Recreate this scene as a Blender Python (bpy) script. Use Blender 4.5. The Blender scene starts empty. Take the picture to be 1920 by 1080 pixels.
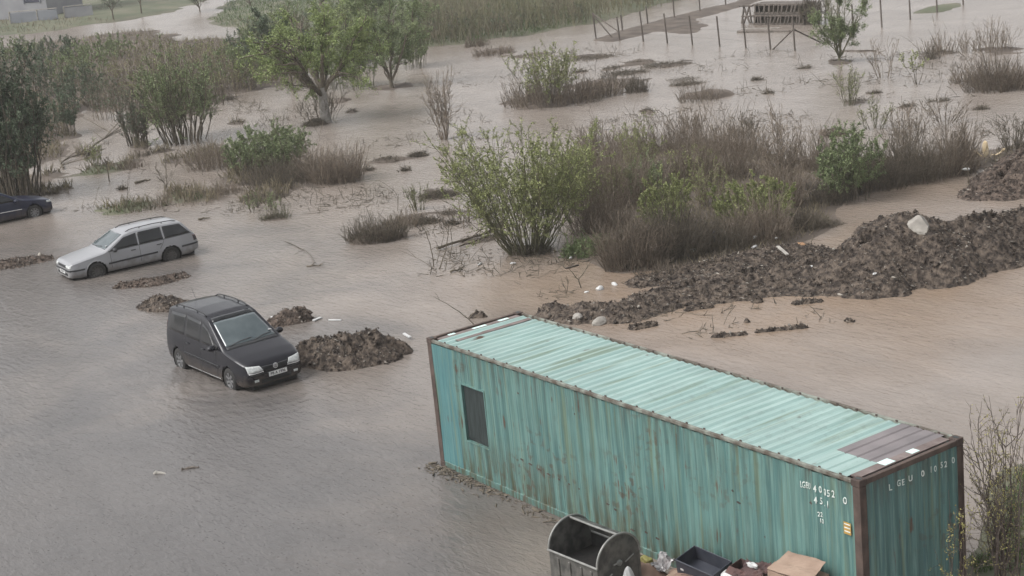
import bpy, bmesh, math, random
import numpy as np
from mathutils import Vector, Matrix
from mathutils.bvhtree import BVHTree

# ------------------------------------------------------------------ camera, sky, sun, exposure
S = bpy.context.scene
C = S.collection
CF, CX, CY, CZ, YAW, PIT, ROL = 3049.12, 28.41198, -17.20657, 12.68254, -0.9684396, -0.2617113, -0.0994464
_cy, _sy, _cp, _sp = math.cos(YAW), math.sin(YAW), math.cos(PIT), math.sin(PIT)
FW = np.array([_sy*_cp, _cy*_cp, _sp]); R0 = np.array([_cy, -_sy, 0.0]); U0 = np.cross(R0, FW)
RR = math.cos(ROL)*R0 + math.sin(ROL)*U0
UU = -math.sin(ROL)*R0 + math.cos(ROL)*U0
cam_d = bpy.data.cameras.new('camera'); cam = bpy.data.objects.new('camera', cam_d); C.objects.link(cam)
cam.matrix_world = Matrix(((RR[0], UU[0], -FW[0], CX), (RR[1], UU[1], -FW[1], CY), (RR[2], UU[2], -FW[2], CZ), (0, 0, 0, 1)))
cam_d.sensor_width = 36.0; cam_d.lens = 36.0*CF/1920.0
cam_d.clip_start = 0.5; cam_d.clip_end = 6000
S.camera = cam

SUN_EL, SUN_ROT = math.radians(52), math.radians(200)
W = bpy.data.worlds.new('World'); S.world = W; W.use_nodes = True
nt = W.node_tree; nt.nodes.clear()
wo = nt.nodes.new('ShaderNodeOutputWorld'); bg = nt.nodes.new('ShaderNodeBackground')
sk = nt.nodes.new('ShaderNodeTexSky'); sk.sky_type = 'NISHITA'; sk.sun_disc = False
sk.sun_elevation = SUN_EL; sk.sun_rotation = SUN_ROT; sk.air_density = 1.0; sk.dust_density = 4.0; sk.ozone_density = 1.0
hs = nt.nodes.new('ShaderNodeHueSaturation'); hs.inputs['Saturation'].default_value = 0.10
bg.inputs['Strength'].default_value = 0.15
nt.links.new(sk.outputs[0], hs.inputs['Color']); nt.links.new(hs.outputs[0], bg.inputs[0]); nt.links.new(bg.outputs[0], wo.inputs[0])
sl = bpy.data.lights.new('sun', 'SUN'); sl.energy = 0.9; sl.angle = math.radians(25); sl.color = (1.0, 0.97, 0.93)
so = bpy.data.objects.new('sun', sl); C.objects.link(so)
_d = Vector((math.sin(SUN_ROT)*math.cos(SUN_EL), math.cos(SUN_ROT)*math.cos(SUN_EL), math.sin(SUN_EL)))
so.rotation_euler = _d.to_track_quat('Z', 'Y').to_euler()
S.view_settings.view_transform = 'Standard'; S.view_settings.look = 'None'
S.view_settings.exposure = 0.78; S.view_settings.gamma = 1.0
S.render.engine = 'CYCLES'
S.cycles.max_bounces = 6; S.cycles.volume_bounces = 0; S.cycles.transparent_max_bounces = 4
try:
    S.cycles.use_denoising = True
except Exception: pass

# ------------------------------------------------------------------ helpers
def G(px, py, z=0.0):
    """a place on the ground, measured from the photograph (1920 wide)"""
    d = FW + (px-960)/CF*RR + (540-py)/CF*UU
    t = (z-CZ)/d[2]
    return np.array([CX, CY, CZ]) + d*t
def PJ(p):
    d = np.asarray(p, float)-np.array([CX, CY, CZ]); w = d@FW
    return 960+CF*(d@RR)/w, 540-CF*(d@UU)/w
def dist(p): return float(math.hypot(math.hypot(p[0]-CX, p[1]-CY), CZ))
def HPX(px, py, h):      # metres for a vertical of h photo pixels standing at px,py
    p = G(px, py); k = PJ(p+np.array([0, 0, 1.0]))
    return h/max(1e-3, (py-k[1]))
def WPX(px, py, w): return w*dist(G(px, py))/CF
ALONG = R0/np.linalg.norm(R0)       # horizontal direction across the view
AWAY = np.array([_sy, _cy, 0.0])    # horizontal direction away from the viewer

def tag(o, label=None, cat=None, group=None, kind=None):
    if label: o['label'] = label
    if cat: o['category'] = cat
    if group: o['group'] = group
    if kind: o['kind'] = kind
    elif cat: o['kind'] = 'thing'
    return o
def empty(name, loc=(0, 0, 0), rz=0.0, label=None, cat=None, group=None):
    o = bpy.data.objects.new(name, None); C.objects.link(o); o.location = loc; o.rotation_euler = (0, 0, rz)
    o.empty_display_size = 0.2
    return tag(o, label, cat, group)
def link(name, me, mat, parent=None):
    o = bpy.data.objects.new(name, me); C.objects.link(o)
    if mat is not None and len(me.materials) == 0:
        for m in (mat if isinstance(mat, (list, tuple)) else [mat]): me.materials.append(m)
    if parent: o.parent = parent
    return o
def mesh_np(name, V, F, smooth=False, mi=None):
    """F: int array n x 3 or n x 4"""
    V = np.ascontiguousarray(V, dtype=np.float32); F = np.ascontiguousarray(F, dtype=np.int32)
    me = bpy.data.meshes.new(name); n, k = F.shape
    me.vertices.add(len(V)); me.vertices.foreach_set('co', V.ravel())
    me.loops.add(n*k); me.loops.foreach_set('vertex_index', F.ravel())
    me.polygons.add(n); me.polygons.foreach_set('loop_start', np.arange(0, n*k, k, dtype=np.int32))
    me.polygons.foreach_set('loop_total', np.full(n, k, dtype=np.int32))
    if smooth: me.polygons.foreach_set('use_smooth', np.ones(n, dtype=bool))
    if mi is not None: me.polygons.foreach_set('material_index', np.ascontiguousarray(mi, dtype=np.int32))
    me.update(calc_edges=True); me.validate()
    return me
class MB:
    def __init__(s): s.bm = bmesh.new()
    def box(s, x0, x1, y0, y1, z0, z1, M=None, bev=0.0):
        vs = [s.bm.verts.new((x, y, z)) for x in (x0, x1) for y in (y0, y1) for z in (z0, z1)]
        if M is not None:
            for v in vs: v.co = M @ v.co
        idx = ((0, 1, 3, 2), (4, 6, 7, 5), (0, 4, 5, 1), (2, 3, 7, 6), (0, 2, 6, 4), (1, 5, 7, 3))
        fs = [s.bm.faces.new([vs[i] for i in f]) for f in idx]
        if bev > 0:
            es = list({e for f in fs for e in f.edges})
            bmesh.ops.bevel(s.bm, geom=es, offset=bev, segments=1, affect='EDGES', profile=0.5)
        return s
    def tube(s, pts, r, n=6, r2=None):
        pts = [Vector(p) for p in pts]; m = len(pts); prev = None; up = Vector((0, 0, 1))
        for i, p in enumerate(pts):
            t = (pts[min(i+1, m-1)]-pts[max(i-1, 0)]).normalized()
            a = t.cross(up)
            if a.length < 1e-3: a = t.cross(Vector((1, 0, 0)))
            a.normalize(); b = t.cross(a)
            rr = r if r2 is None else r+(r2-r)*i/(m-1)
            ring = [s.bm.verts.new(p+(a*math.cos(2*math.pi*k/n)+b*math.sin(2*math.pi*k/n))*rr) for k in range(n)]
            if prev:
                for k in range(n): s.bm.faces.new((prev[k], prev[(k+1) % n], ring[(k+1) % n], ring[k]))
            else: s.bm.faces.new(ring[::-1])
            prev = ring
        s.bm.faces.new(prev); return s
    def lathe(s, prof, n=24, axis='y', M=None):
        """prof: (radius, offset along axis)"""
        prev = None
        for (r, a) in prof:
            ring = []
            for k in range(n):
                c, d = r*math.cos(2*math.pi*k/n), r*math.sin(2*math.pi*k/n)
                co = Vector((c, a, d)) if axis == 'y' else (Vector((c, d, a)) if axis == 'z' else Vector((a, c, d)))
                ring.append(s.bm.verts.new(M @ co if M is not None else co))
            if prev:
                for k in range(n): s.bm.faces.new((prev[k], prev[(k+1) % n], ring[(k+1) % n], ring[k]))
            prev = ring
        return s
    def poly(s, pts, M=None):
        vs = [s.bm.verts.new(M @ Vector(p) if M is not None else Vector(p)) for p in pts]; s.bm.faces.new(vs); return s
    def prism(s, pts, d, M=None):
        d = Vector(d); a = [s.bm.verts.new((M @ Vector(p)) if M is not None else Vector(p)) for p in pts]
        b = [s.bm.verts.new((M @ (Vector(p)+d)) if M is not None else Vector(p)+d) for p in pts]
        n = len(a); s.bm.faces.new(a[::-1]); s.bm.faces.new(b)
        for i in range(n): s.bm.faces.new((a[i], a[(i+1) % n], b[(i+1) % n], b[i]))
        return s
    def mesh(s, name, smooth=False):
        bmesh.ops.recalc_face_normals(s.bm, faces=s.bm.faces[:])
        me = bpy.data.meshes.new(name); s.bm.to_mesh(me); s.bm.free()
        if smooth:
            for p in me.polygons: p.use_smooth = True
        return me
    def build(s, name, mat, parent=None, smooth=False): return link(name, s.mesh(name, smooth), mat, parent)

# numpy value noise
def _h(ix, iy, seed):
    n = (ix.astype(np.int64)*374761393 + iy.astype(np.int64)*668265263 + seed*974634777) & 0x7fffffff
    n = ((n ^ (n >> 13))*1274126177) & 0x7fffffff
    n = (n ^ (n >> 16)) & 0xffffff
    return n/float(0xffffff)
def vn(x, y, seed=0):
    ix, iy = np.floor(x), np.floor(y); fx, fy = x-ix, y-iy
    fx = fx*fx*(3-2*fx); fy = fy*fy*(3-2*fy)
    a, b, c, d = _h(ix, iy, seed), _h(ix+1, iy, seed), _h(ix, iy+1, seed), _h(ix+1, iy+1, seed)
    return (a*(1-fx)+b*fx)*(1-fy)+(c*(1-fx)+d*fx)*fy
def fbm(x, y, oct=4, seed=0):
    s, a, t = 0, 1.0, 0
    for i in range(oct):
        s = s+a*vn(x*2**i+i*17.3, y*2**i-i*9.1, seed+i); t += a; a *= 0.5
    return s/t-0.5
def worley(x, y, seed=0):
    ix, iy = np.floor(x), np.floor(y); best = np.full(x.shape, 9.0)
    for dx in (-1, 0, 1):
        for dy in (-1, 0, 1):
            cx, cy = ix+dx, iy+dy
            px, py = cx+_h(cx, cy, seed), cy+_h(cx, cy, seed+5)
            best = np.minimum(best, (px-x)**2+(py-y)**2)
    return np.sqrt(best)

# ------------------------------------------------------------------ materials
def pm(name, c1, c2=None, scale=3.0, rough=0.7, bump=0.0, bscale=None, metal=0.0, spec=0.4, island=0.0, objr=0.0, detail=6.0, stretch=None, ramp=(0.35, 0.65), dist_=0.02):
    m = bpy.data.materials.new(name); m.use_nodes = True; N = m.node_tree.nodes; L = m.node_tree.links
    b = N['Principled BSDF']; b.inputs['Roughness'].default_value = rough; b.inputs['Metallic'].default_value = metal
    b.inputs['Specular IOR Level'].default_value = spec
    tc = N.new('ShaderNodeTexCoord'); co = tc.outputs['Object']
    if stretch:
        mp = N.new('ShaderNodeMapping'); mp.inputs['Scale'].default_value = stretch; L.new(co, mp.inputs[0]); co = mp.outputs[0]
    col = None
    if c2 is None: c2 = tuple(v*0.8 for v in c1)
    no = N.new('ShaderNodeTexNoise'); no.inputs['Scale'].default_value = scale; no.inputs['Detail'].default_value = detail; L.new(co, no.inputs['Vector'])
    cr = N.new('ShaderNodeValToRGB'); e = cr.color_ramp.elements
    e[0].position, e[1].position = ramp; e[0].color = (*c1, 1); e[1].color = (*c2, 1)
    L.new(no.outputs[0], cr.inputs[0]); col = cr.outputs[0]
    if island or objr:
        hv = N.new('ShaderNodeHueSaturation'); ad = N.new('ShaderNodeMath'); ad.operation = 'MULTIPLY_ADD'
        g = N.new('ShaderNodeNewGeometry'); oi = N.new('ShaderNodeObjectInfo')
        m1 = N.new('ShaderNodeMath'); m1.operation = 'MULTIPLY_ADD'; m1.inputs[1].default_value = island*2; m1.inputs[2].default_value = 1-island
        L.new(g.outputs['Random Per Island'], m1.inputs[0])
        ad.inputs[1].default_value = objr*2
        L.new(oi.outputs['Random'], ad.inputs[0]); sb = N.new('ShaderNodeMath'); sb.operation = 'SUBTRACT'; sb.inputs[1].default_value = objr
        L.new(m1.outputs[0], ad.inputs[2]); L.new(ad.outputs[0], sb.inputs[0]); L.new(sb.outputs[0], hv.inputs['Value'])
        L.new(col, hv.inputs['Color']); col = hv.outputs[0]
    L.new(col, b.inputs['Base Color'])
    if bump:
        n2 = N.new('ShaderNodeTexNoise'); n2.inputs['Scale'].default_value = bscale or scale*4; n2.inputs['Detail'].default_value = 5
        L.new(co, n2.inputs['Vector']); bp = N.new('ShaderNodeBump'); bp.inputs['Strength'].default_value = bump; bp.inputs['Distance'].default_value = dist_
        L.new(n2.outputs[0], bp.inputs['Height']); L.new(bp.outputs[0], b.inputs['Normal'])
    return m
M = {}
M['mud'] = pm('wet_mud', (0.026, 0.019, 0.015), (0.118, 0.092, 0.072), 6, 0.75, 1.0, 12, spec=0.3, dist_=0.10, ramp=(.40, .62))
M['mudred'] = pm('brown_mud', (0.030, 0.021, 0.016), (0.120, 0.090, 0.072), 6, 0.75, 1.0, 13, spec=0.3, dist_=0.10, ramp=(.40, .62))
M['grass'] = pm('grass', (0.045, 0.085, 0.022), (0.085, 0.120, 0.040), 1.2, 0.85, island=0.35)
M['drygrass'] = pm('dry_grass', (0.12, 0.10, 0.065), (0.20, 0.17, 0.11), 1.2, 0.85, island=0.35)
M['twig'] = pm('twig_bark', (0.070, 0.054, 0.046), (0.120, 0.098, 0.084), 8, 0.85, island=0.30, objr=0.12)
M['redtwig'] = pm('reddish_twig_bark', (0.115, 0.090, 0.068), (0.215, 0.176, 0.136), 8, 0.85, island=0.35, objr=0.15)
M['darktwig'] = pm('dark_twig_bark', (0.072, 0.060, 0.044), (0.138, 0.116, 0.088), 8, 0.85, island=0.30, objr=0.12)
M['palebark'] = pm('pale_bark', (0.20, 0.19, 0.17), (0.33, 0.31, 0.29), 5, 0.85, 0.5, 20)
M['olivetwig'] = pm('olive_twig_bark', (0.085, 0.085, 0.048), (0.13, 0.12, 0.075), 8, 0.85, island=0.3, objr=0.1)
M['leaf'] = pm('young_leaf', (0.170, 0.225, 0.075), (0.250, 0.300, 0.110), 2, 0.65, island=0.35, objr=0.10)
M['leafg'] = pm('green_leaf', (0.130, 0.170, 0.075), (0.200, 0.235, 0.115), 2, 0.65, island=0.40, objr=0.10)
M['leafd'] = pm('dark_leaf', (0.060, 0.088, 0.050), (0.100, 0.130, 0.078), 2, 0.65, island=0.40, objr=0.10)
M['leafo'] = pm('olive_leaf', (0.175, 0.200, 0.070), (0.250, 0.270, 0.110), 2, 0.65, island=0.35, objr=0.10)
M['bud'] = pm('yellow_bud', (0.20, 0.19, 0.06), (0.30, 0.27, 0.10), 2, 0.65, island=0.3)
M['wood'] = pm('weathered_wood', (0.065, 0.054, 0.045), (0.125, 0.105, 0.09), 6, 0.8, 0.3, 30, island=0.25, stretch=(1, 1, 0.2))
M['palewood'] = pm('pale_split_wood', (0.55, 0.42, 0.25), (0.70, 0.58, 0.40), 6, 0.8)
M['stone'] = pm('pale_stone', (0.22, 0.205, 0.185), (0.33, 0.31, 0.28), 2.5, 0.8, 0.5, 9, dist_=0.04)
M['bould'] = pm('boulder_stone', (0.20, 0.185, 0.165), (0.30, 0.28, 0.25), 3, 0.85, 0.6, 9, dist_=0.04)
M['white'] = pm('white_plastic', (0.50, 0.50, 0.49), (0.40, 0.40, 0.40), 4, 0.45)
M['pebble'] = pm('pebble_and_root', (0.085, 0.072, 0.060), (0.24, 0.22, 0.19), 3, 0.8, island=.5)
M['rust'] = pm('rust_scrap', (0.13, 0.060, 0.035), (0.22, 0.13, 0.08), 5, 0.85)

# ------------------------------------------------------------------ ground and water
def seg_d(X, Y, poly):
    best = np.full(X.shape, 1e9); n = len(poly)
    for i in range(n):
        a = poly[i]; b = poly[(i+1) % n]; dx, dy = b[0]-a[0], b[1]-a[1]
        t = np.clip(((X-a[0])*dx+(Y-a[1])*dy)/(dx*dx+dy*dy+1e-9), 0, 1)
        best = np.minimum(best, np.hypot(X-a[0]-t*dx, Y-a[1]-t*dy))
    return best
def inside(X, Y, poly):
    r = np.zeros(X.shape, bool); n = len(poly)
    for i in range(n):
        a = poly[i]; b = poly[(i+1) % n]
        c = ((a[1] > Y) != (b[1] > Y)) & (X < (b[0]-a[0])*(Y-a[1])/(b[1]-a[1]+1e-12)+a[0])
        r ^= c
    return r
LAND = [  # outlines of dry ground, (pixels), height, edge softness
    ([(-300, 96), (40, 92), (180, 68), (300, 54), (322, 74), (470, 76), (505, 96), (570, 125), (530, 158), (440, 175), (425, 205), (300, 225), (150, 196), (110, 250), (80, 300), (70, 362), (-300, 420)], 0.5, 4.0),
    ([(398, 36), (440, 2), (480, -60), (1300, -75), (1290, -5), (1110, 42), (1000, 62), (870, 82), (800, 88), (745, 100), (650, 132), (560, 96), (470, 62), (425, 46)], 0.5, 4.0),
    ([(-300, 66), (50, 64), (170, 46), (300, 27), (385, 2), (400, -60), (-300, -70)], 0.5, 5.0),
    ([(1055, 345), (1130, 300), (1300, 262), (1500, 300), (1640, 300), (1830, 285), (2100, 250), (2100, 270), (1850, 318), (1700, 345), (1560, 378), (1545, 425), (1480, 465), (1300, 502), (1160, 508), (1130, 470), (1070, 400)], 0.35, 2.0),
    ([(1118, 76), (1165, 58), (1265, 31), (1361, 8), (1420, -10), (1450, -8), (1380, 16), (1300, 36), (1200, 66), (1150, 78)], 0.15, 1.0),
    ([(1235, 58), (1262, 42), (1300, 37), (1325, 49), (1290, 62)], 0.25, 1.5),
    ([(1715, 25), (1745, 12), (1790, 4), (1806, 11), (1770, 22)], 0.3, 1.5),
    ([(1840, 980), (1870, 880), (1930, 850), (2100, 900), (2100, 1150), (1850, 1130)], 0.2, 1.0),
]
ISL = [(1420, 150, 14, 3, .12), (1150, 128, 22, 4, .14), (1090, 135, 18, 3, .12), (690, 320, 14, 3, .12), (760, 320, 12, 3, .1), (660, 210, 14, 3, .1), (330, 300, 26, 5, .14), (160, 290, 18, 4, .12), (1640, 175, 14, 3, .1), (1700, 200, 18, 3, .1), (1840, 205, 16, 3, .1), (445, 230, 20, 4, .12), (640, 190, 16, 3, .1), (850, 420, 18, 4, .1), (940, 425, 16, 4, .1), (1440, 175, 12, 3, .1),
    # low islets: centre px, half width px, half depth px, height m
    (925, 97, 42, 8, .22), (893, 80, 24, 8, .22), (1105, 106, 55, 5, .12), (1250, 122, 65, 5, .10), (1330, 178, 46, 7, .2), (1195, 168, 24, 9, .2),
    (1215, 209, 16, 5, .12), (250, 388, 95, 12, .18), (360, 370, 75, 16, .25), (183, 322, 34, 7, .14), (200, 312, 26, 6, .14), (243, 308, 26, 9, .22), (498, 368, 62, 15, .25), (500, 318, 78, 30, .4),
    (630, 332, 52, 15, .3), (728, 301, 30, 7, .12), (785, 290, 16, 6, .12), (704, 446, 56, 14, .3), (775, 412, 52, 10, .14), (820, 365, 40, 10, .15), (1040, 190, 88, 14, .3), (1130, 160, 70, 12, .14), (1000, 105, 50, 6, .12),
    (1575, 116, 30, 6, .25), (1560, 250, 26, 8, .12), (590, 232, 24, 7, .45), (480, 156, 16, 3, .12), (430, 187, 22, 4, .12), (540, 150, 26, 3, .1), (100, 363, 20, 4, .2), (95, 328, 20, 4, .15), (230, 355, 9, 3, .12),
    (1200, 118, 40, 6, .12), (1280, 150, 40, 5, .1), (735, 163, 50, 5, .2), (30, 370, 100, 10, .2), (1870, 95, 55, 8, .15), (1770, 100, 40, 6, .15), (1880, 150, 70, 12, .3), (1000, 470, 60, 12, .15), (1100, 475, 45, 10, .2),
    (515, 410, 30, 6, .12), (300, 285, 30, 6, .15), (390, 290, 60, 14, .3), (265, 275, 20, 8, .2), (1605, 190, 30, 6, .15), (1510, 128, 16, 3, .1), (1760, 190, 30, 5, .08), (900, 450, 50, 6, .06), (850, 400, 40, 7, .08)]
def ground_h(X, Y):
    n1 = fbm(X*0.35, Y*0.35, 4, 3); n2 = fbm(X*1.6, Y*1.6, 3, 9)
    h = np.full(X.shape, -0.6); g = np.zeros(X.shape)
    for k, (pts, hh, ed) in enumerate(LAND):
        P = [tuple(G(a, max(b, -120))[:2]) for a, b in pts]
        x0 = min(p[0] for p in P)-10; x1 = max(p[0] for p in P)+10; y0 = min(p[1] for p in P)-10; y1 = max(p[1] for p in P)+10
        m = (X > x0) & (X < x1) & (Y > y0) & (Y < y1)
        if not m.any(): continue
        xs, ys = X[m], Y[m]; sd = seg_d(xs, ys, P)*np.where(inside(xs, ys, P), 1, -1)
        v = np.clip(sd/ed, -1, 1)*hh*0.6+0.02+n1[m]*0.5*hh*1.2
        v = np.where(sd < -ed*1.2, -0.6, v)
        h[m] = np.maximum(h[m], v)
        if k in (1, 2, 6, 7): g[m] = np.maximum(g[m], np.clip(sd/ed+0.8, 0, 1))
    for (px, py, rx, ry, hh) in ISL:
        c = G(px, py); a = WPX(px, py, rx); b = abs(np.linalg.norm(G(px, py-ry)[:2]-G(px, py+ry)[:2]))/2
        m = (abs(X-c[0]) < a+b+3) & (abs(Y-c[1]) < a+b+3)
        if not m.any(): continue
        dx, dy = X[m]-c[0], Y[m]-c[1]; u = dx*ALONG[0]+dy*ALONG[1]; w = dx*AWAY[0]+dy*AWAY[1]
        q = 1-np.sqrt((u/a)**2+(w/b)**2)
        v = hh*.8*np.clip(q*1.6-.25, -3, 1)+n1[m]*0.34+n2[m]*0.34
        h[m] = np.maximum(h[m], np.where(q > -0.5, v, -0.6))
        if (px, py) in ((250, 388), (183, 322), (200, 312)): g[m] = np.maximum(g[m], np.clip(q+0.7, 0, 1))
    return h+n2*0.05, g
xs = np.concatenate([[-2500, -1200, -700, -520], np.arange(-430, 26, 0.62), [60, 200, 800, 2500]])
ys = np.concatenate([[-2500, -800, -200, -60], np.arange(-22, 215, 0.62), [260, 400, 1200, 3000]])
X, Y = np.meshgrid(xs, ys, indexing='ij')
Hh, Gg = ground_h(X, Y)
far = (X < -430) | (X > 25.5) | (Y < -22) | (Y > 215)
Hh[far & (Y > 100)] = 0.4
Hh[far & (X < -430)] = 0.4
V = np.stack([X.ravel(), Y.ravel(), Hh.ravel()], 1)
nx, ny = len(xs), len(ys); ii = np.arange(nx*ny).reshape(nx, ny)
F = np.stack([ii[:-1, :-1].ravel(), ii[1:, :-1].ravel(), ii[1:, 1:].ravel(), ii[:-1, 1:].ravel()], 1)
me = mesh_np('ground', V, F, True)
at = me.attributes.new('green', 'FLOAT', 'POINT'); at.data.foreach_set('value', Gg.ravel().astype(np.float32))
gm = pm('ground_soil', (0.060, 0.047, 0.038), (0.115, 0.092, 0.074), 0.8, 0.85, 0.6, 5, dist_=0.05)
N = gm.node_tree.nodes; L = gm.node_tree.links; b = N['Principled BSDF']
an = N.new('ShaderNodeAttribute'); an.attribute_name = 'green'
mx = N.new('ShaderNodeMix'); mx.data_type = 'RGBA'
gn = N.new('ShaderNodeTexNoise'); gn.inputs['Scale'].default_value = 0.35; gn.inputs['Detail'].default_value = 8
tc = N.new('ShaderNodeTexCoord'); L.new(tc.outputs['Object'], gn.inputs['Vector'])
gr = N.new('ShaderNodeValToRGB'); gr.color_ramp.elements[0].position = .35; gr.color_ramp.elements[1].position = .65
gr.color_ramp.elements[0].color = (0.075, 0.088, 0.050, 1); gr.color_ramp.elements[1].color = (0.130, 0.125, 0.085, 1)
L.new(gn.outputs[0], gr.inputs[0]); src = b.inputs['Base Color'].links[0].from_socket
L.new(an.outputs['Fac'], mx.inputs[0]); L.new(src, mx.inputs[6]); L.new(gr.outputs[0], mx.inputs[7]); L.new(mx.outputs[2], b.inputs['Base Color'])
ground = link('ground', me, gm); ground['kind'] = 'structure'

# flood water
wm = bpy.data.materials.new('muddy_flood_water'); wm.use_nodes = True; N = wm.node_tree.nodes; L = wm.node_tree.links
b = N['Principled BSDF']; b.inputs['Roughness'].default_value = 0.20; b.inputs['IOR'].default_value = 1.33; b.inputs['Specular IOR Level'].default_value = 0.5
tc = N.new('ShaderNodeTexCoord')
def noise(sc, det, scale=(1, 1, 1), rot=0.0, dis=0.0):
    mp = N.new('ShaderNodeMapping'); mp.inputs['Scale'].default_value = scale; mp.inputs['Rotation'].default_value = (0, 0, rot)
    L.new(tc.outputs['Object'], mp.inputs[0]); n = N.new('ShaderNodeTexNoise'); n.inputs['Scale'].default_value = sc; n.inputs['Detail'].default_value = det
    n.inputs['Distortion'].default_value = dis
    L.new(mp.outputs[0], n.inputs['Vector']); return n.outputs[0]
def ramp(src, p0, p1, c0, c1):
    r = N.new('ShaderNodeValToRGB'); r.color_ramp.elements[0].position = p0; r.color_ramp.elements[1].position = p1
    r.color_ramp.elements[0].color = (*c0, 1); r.color_ramp.elements[1].color = (*c1, 1); L.new(src, r.inputs[0]); return r.outputs[0]
def mixc(f, a, c):
    m = N.new('ShaderNodeMix'); m.data_type = 'RGBA'; L.new(f, m.inputs[0]); L.new(a, m.inputs[6]); L.new(c, m.inputs[7]); return m.outputs[2]
def math_(op, a, bb):
    m = N.new('ShaderNodeMath'); m.operation = op
    for i, v in enumerate((a, bb)):
        if isinstance(v, (int, float)): m.inputs[i].default_value = v
        else: L.new(v, m.inputs[i])
    return m.outputs[0]
silt = ramp(noise(0.16, 6, (1, 1, 1), 0.6, 0.8), 0.35, 0.68, (0.205, 0.174, 0.150), (0.262, 0.227, 0.200))
# silt carried off the soil ridge is more ochre, the grey patches are thin water over road, with a window reflection painted in
def blob(px, py, r, soft):
    c = G(px, py); vm = N.new('ShaderNodeVectorMath'); vm.operation = 'DISTANCE'; vm.inputs[1].default_value = (c[0], c[1], 0)
    L.new(tc.outputs['Object'], vm.inputs[0])
    mr = N.new('ShaderNodeMapRange'); mr.inputs[1].default_value = r; mr.inputs[2].default_value = r+soft; mr.inputs[3].default_value = 1; mr.inputs[4].default_value = 0
    ad = math_('ADD', vm.outputs['Value'], math_('MULTIPLY', math_('SUBTRACT', noise(0.25, 5, (1, 1, 1), 0, 0.5), 0.5), soft*1.6))
    L.new(ad, mr.inputs[0]); return mr.outputs[0]
ochre = N.new('ShaderNodeRGB'); ochre.outputs[0].default_value = (0.235, 0.170, 0.120, 1)
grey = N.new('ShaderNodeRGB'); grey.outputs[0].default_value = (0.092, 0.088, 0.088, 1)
col = silt
for (px, py, r, s_, k) in ((1560, 560, 1.5, 7, .7), (1300, 590, 0.5, 4, .7), (1120, 520, 1.5, 5, .6), (1700, 350, 1.0, 5, .45), (930, 960, 0.5, 3.5, .45), (1860, 480, 1, 7, .4)):
    col = mixc(math_('MULTIPLY', blob(px, py, r, s_), k), col, ochre.outputs[0])
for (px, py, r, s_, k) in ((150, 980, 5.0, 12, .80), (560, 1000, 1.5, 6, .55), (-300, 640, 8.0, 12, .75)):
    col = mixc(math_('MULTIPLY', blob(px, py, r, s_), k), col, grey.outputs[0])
flow = ramp(noise(0.35, 5, (1, 2.4, 1), -0.75, 1.0), 0.40, 0.62, (0.92, 0.915, 0.91), (1.02, 1.015, 1.01))
mf = N.new('ShaderNodeMix'); mf.data_type = 'RGBA'; mf.blend_type = 'MULTIPLY'; mf.inputs[0].default_value = 1.0; L.new(col, mf.inputs[6]); L.new(flow, mf.inputs[7]); col = mf.outputs[2]
fine = ramp(noise(5.0, 10, (1, 2.2, 1), -0.3, 1.4), 0.36, 0.64, (0.93, 0.93, 0.93), (1.0, 1.0, 1.0))
mm = N.new('ShaderNodeMix'); mm.data_type = 'RGBA'; mm.blend_type = 'MULTIPLY'; mm.inputs[0].default_value = 1.0
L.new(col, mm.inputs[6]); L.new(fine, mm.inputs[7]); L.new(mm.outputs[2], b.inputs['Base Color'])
# wind ripples and rain pocks
hgt = math_('ADD', math_('MULTIPLY', noise(2.6, 4, (1, 2.6, 1), -0.3, 0.6), 1.0), math_('MULTIPLY', noise(9.0, 3, (1, 1.8, 1), -0.2, 0.4), 0.35))
vo = N.new('ShaderNodeTexVoronoi'); vo.inputs['Scale'].default_value = 7.0; vo.feature = 'F1'; L.new(tc.outputs['Object'], vo.inputs['Vector'])
pock = N.new('ShaderNodeMapRange'); pock.inputs[1].default_value = 0.0; pock.inputs[2].default_value = 0.16; pock.inputs[3].default_value = 1; pock.inputs[4].default_value = 0
L.new(vo.outputs['Distance'], pock.inputs[0])
hgt = math_('ADD', hgt, math_('MULTIPLY', pock.outputs[0], 0.5))
bp = N.new('ShaderNodeBump'); vc = G(470, 700); vd = N.new('ShaderNodeVectorMath'); vd.operation = 'DISTANCE'; vd.inputs[1].default_value = (vc[0], vc[1], 0); L.new(tc.outputs['Object'], vd.inputs[0])
dd_ = math_('ADD', vd.outputs['Value'], math_('MULTIPLY', noise(0.8, 3), 1.2)); ring = math_('SINE', math_('MULTIPLY', dd_, 13.0), 0.0)
fall = N.new('ShaderNodeMapRange'); fall.inputs[1].default_value = 1.5; fall.inputs[2].default_value = 5.0; fall.inputs[3].default_value = 1.0; fall.inputs[4].default_value = 0.0; L.new(vd.outputs['Value'], fall.inputs[0])
hgt = math_('ADD', hgt, math_('MULTIPLY', math_('MULTIPLY', ring, fall.outputs[0]), 0.20))
bp.inputs['Strength'].default_value = 0.60; bp.inputs['Distance'].default_value = 0.05
L.new(hgt, bp.inputs['Height']); L.new(bp.outputs[0], b.inputs['Normal'])
xs = np.array([-2500, -500, 80, 2500.]); ys = np.array([-2500, -60, 300, 3000.])
Xw, Yw = np.meshgrid(xs, ys, indexing='ij'); ii = np.arange(16).reshape(4, 4)
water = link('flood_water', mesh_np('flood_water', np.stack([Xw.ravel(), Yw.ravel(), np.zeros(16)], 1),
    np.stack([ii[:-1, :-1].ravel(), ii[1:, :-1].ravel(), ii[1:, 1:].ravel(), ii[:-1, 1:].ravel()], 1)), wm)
water['kind'] = 'structure'

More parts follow.
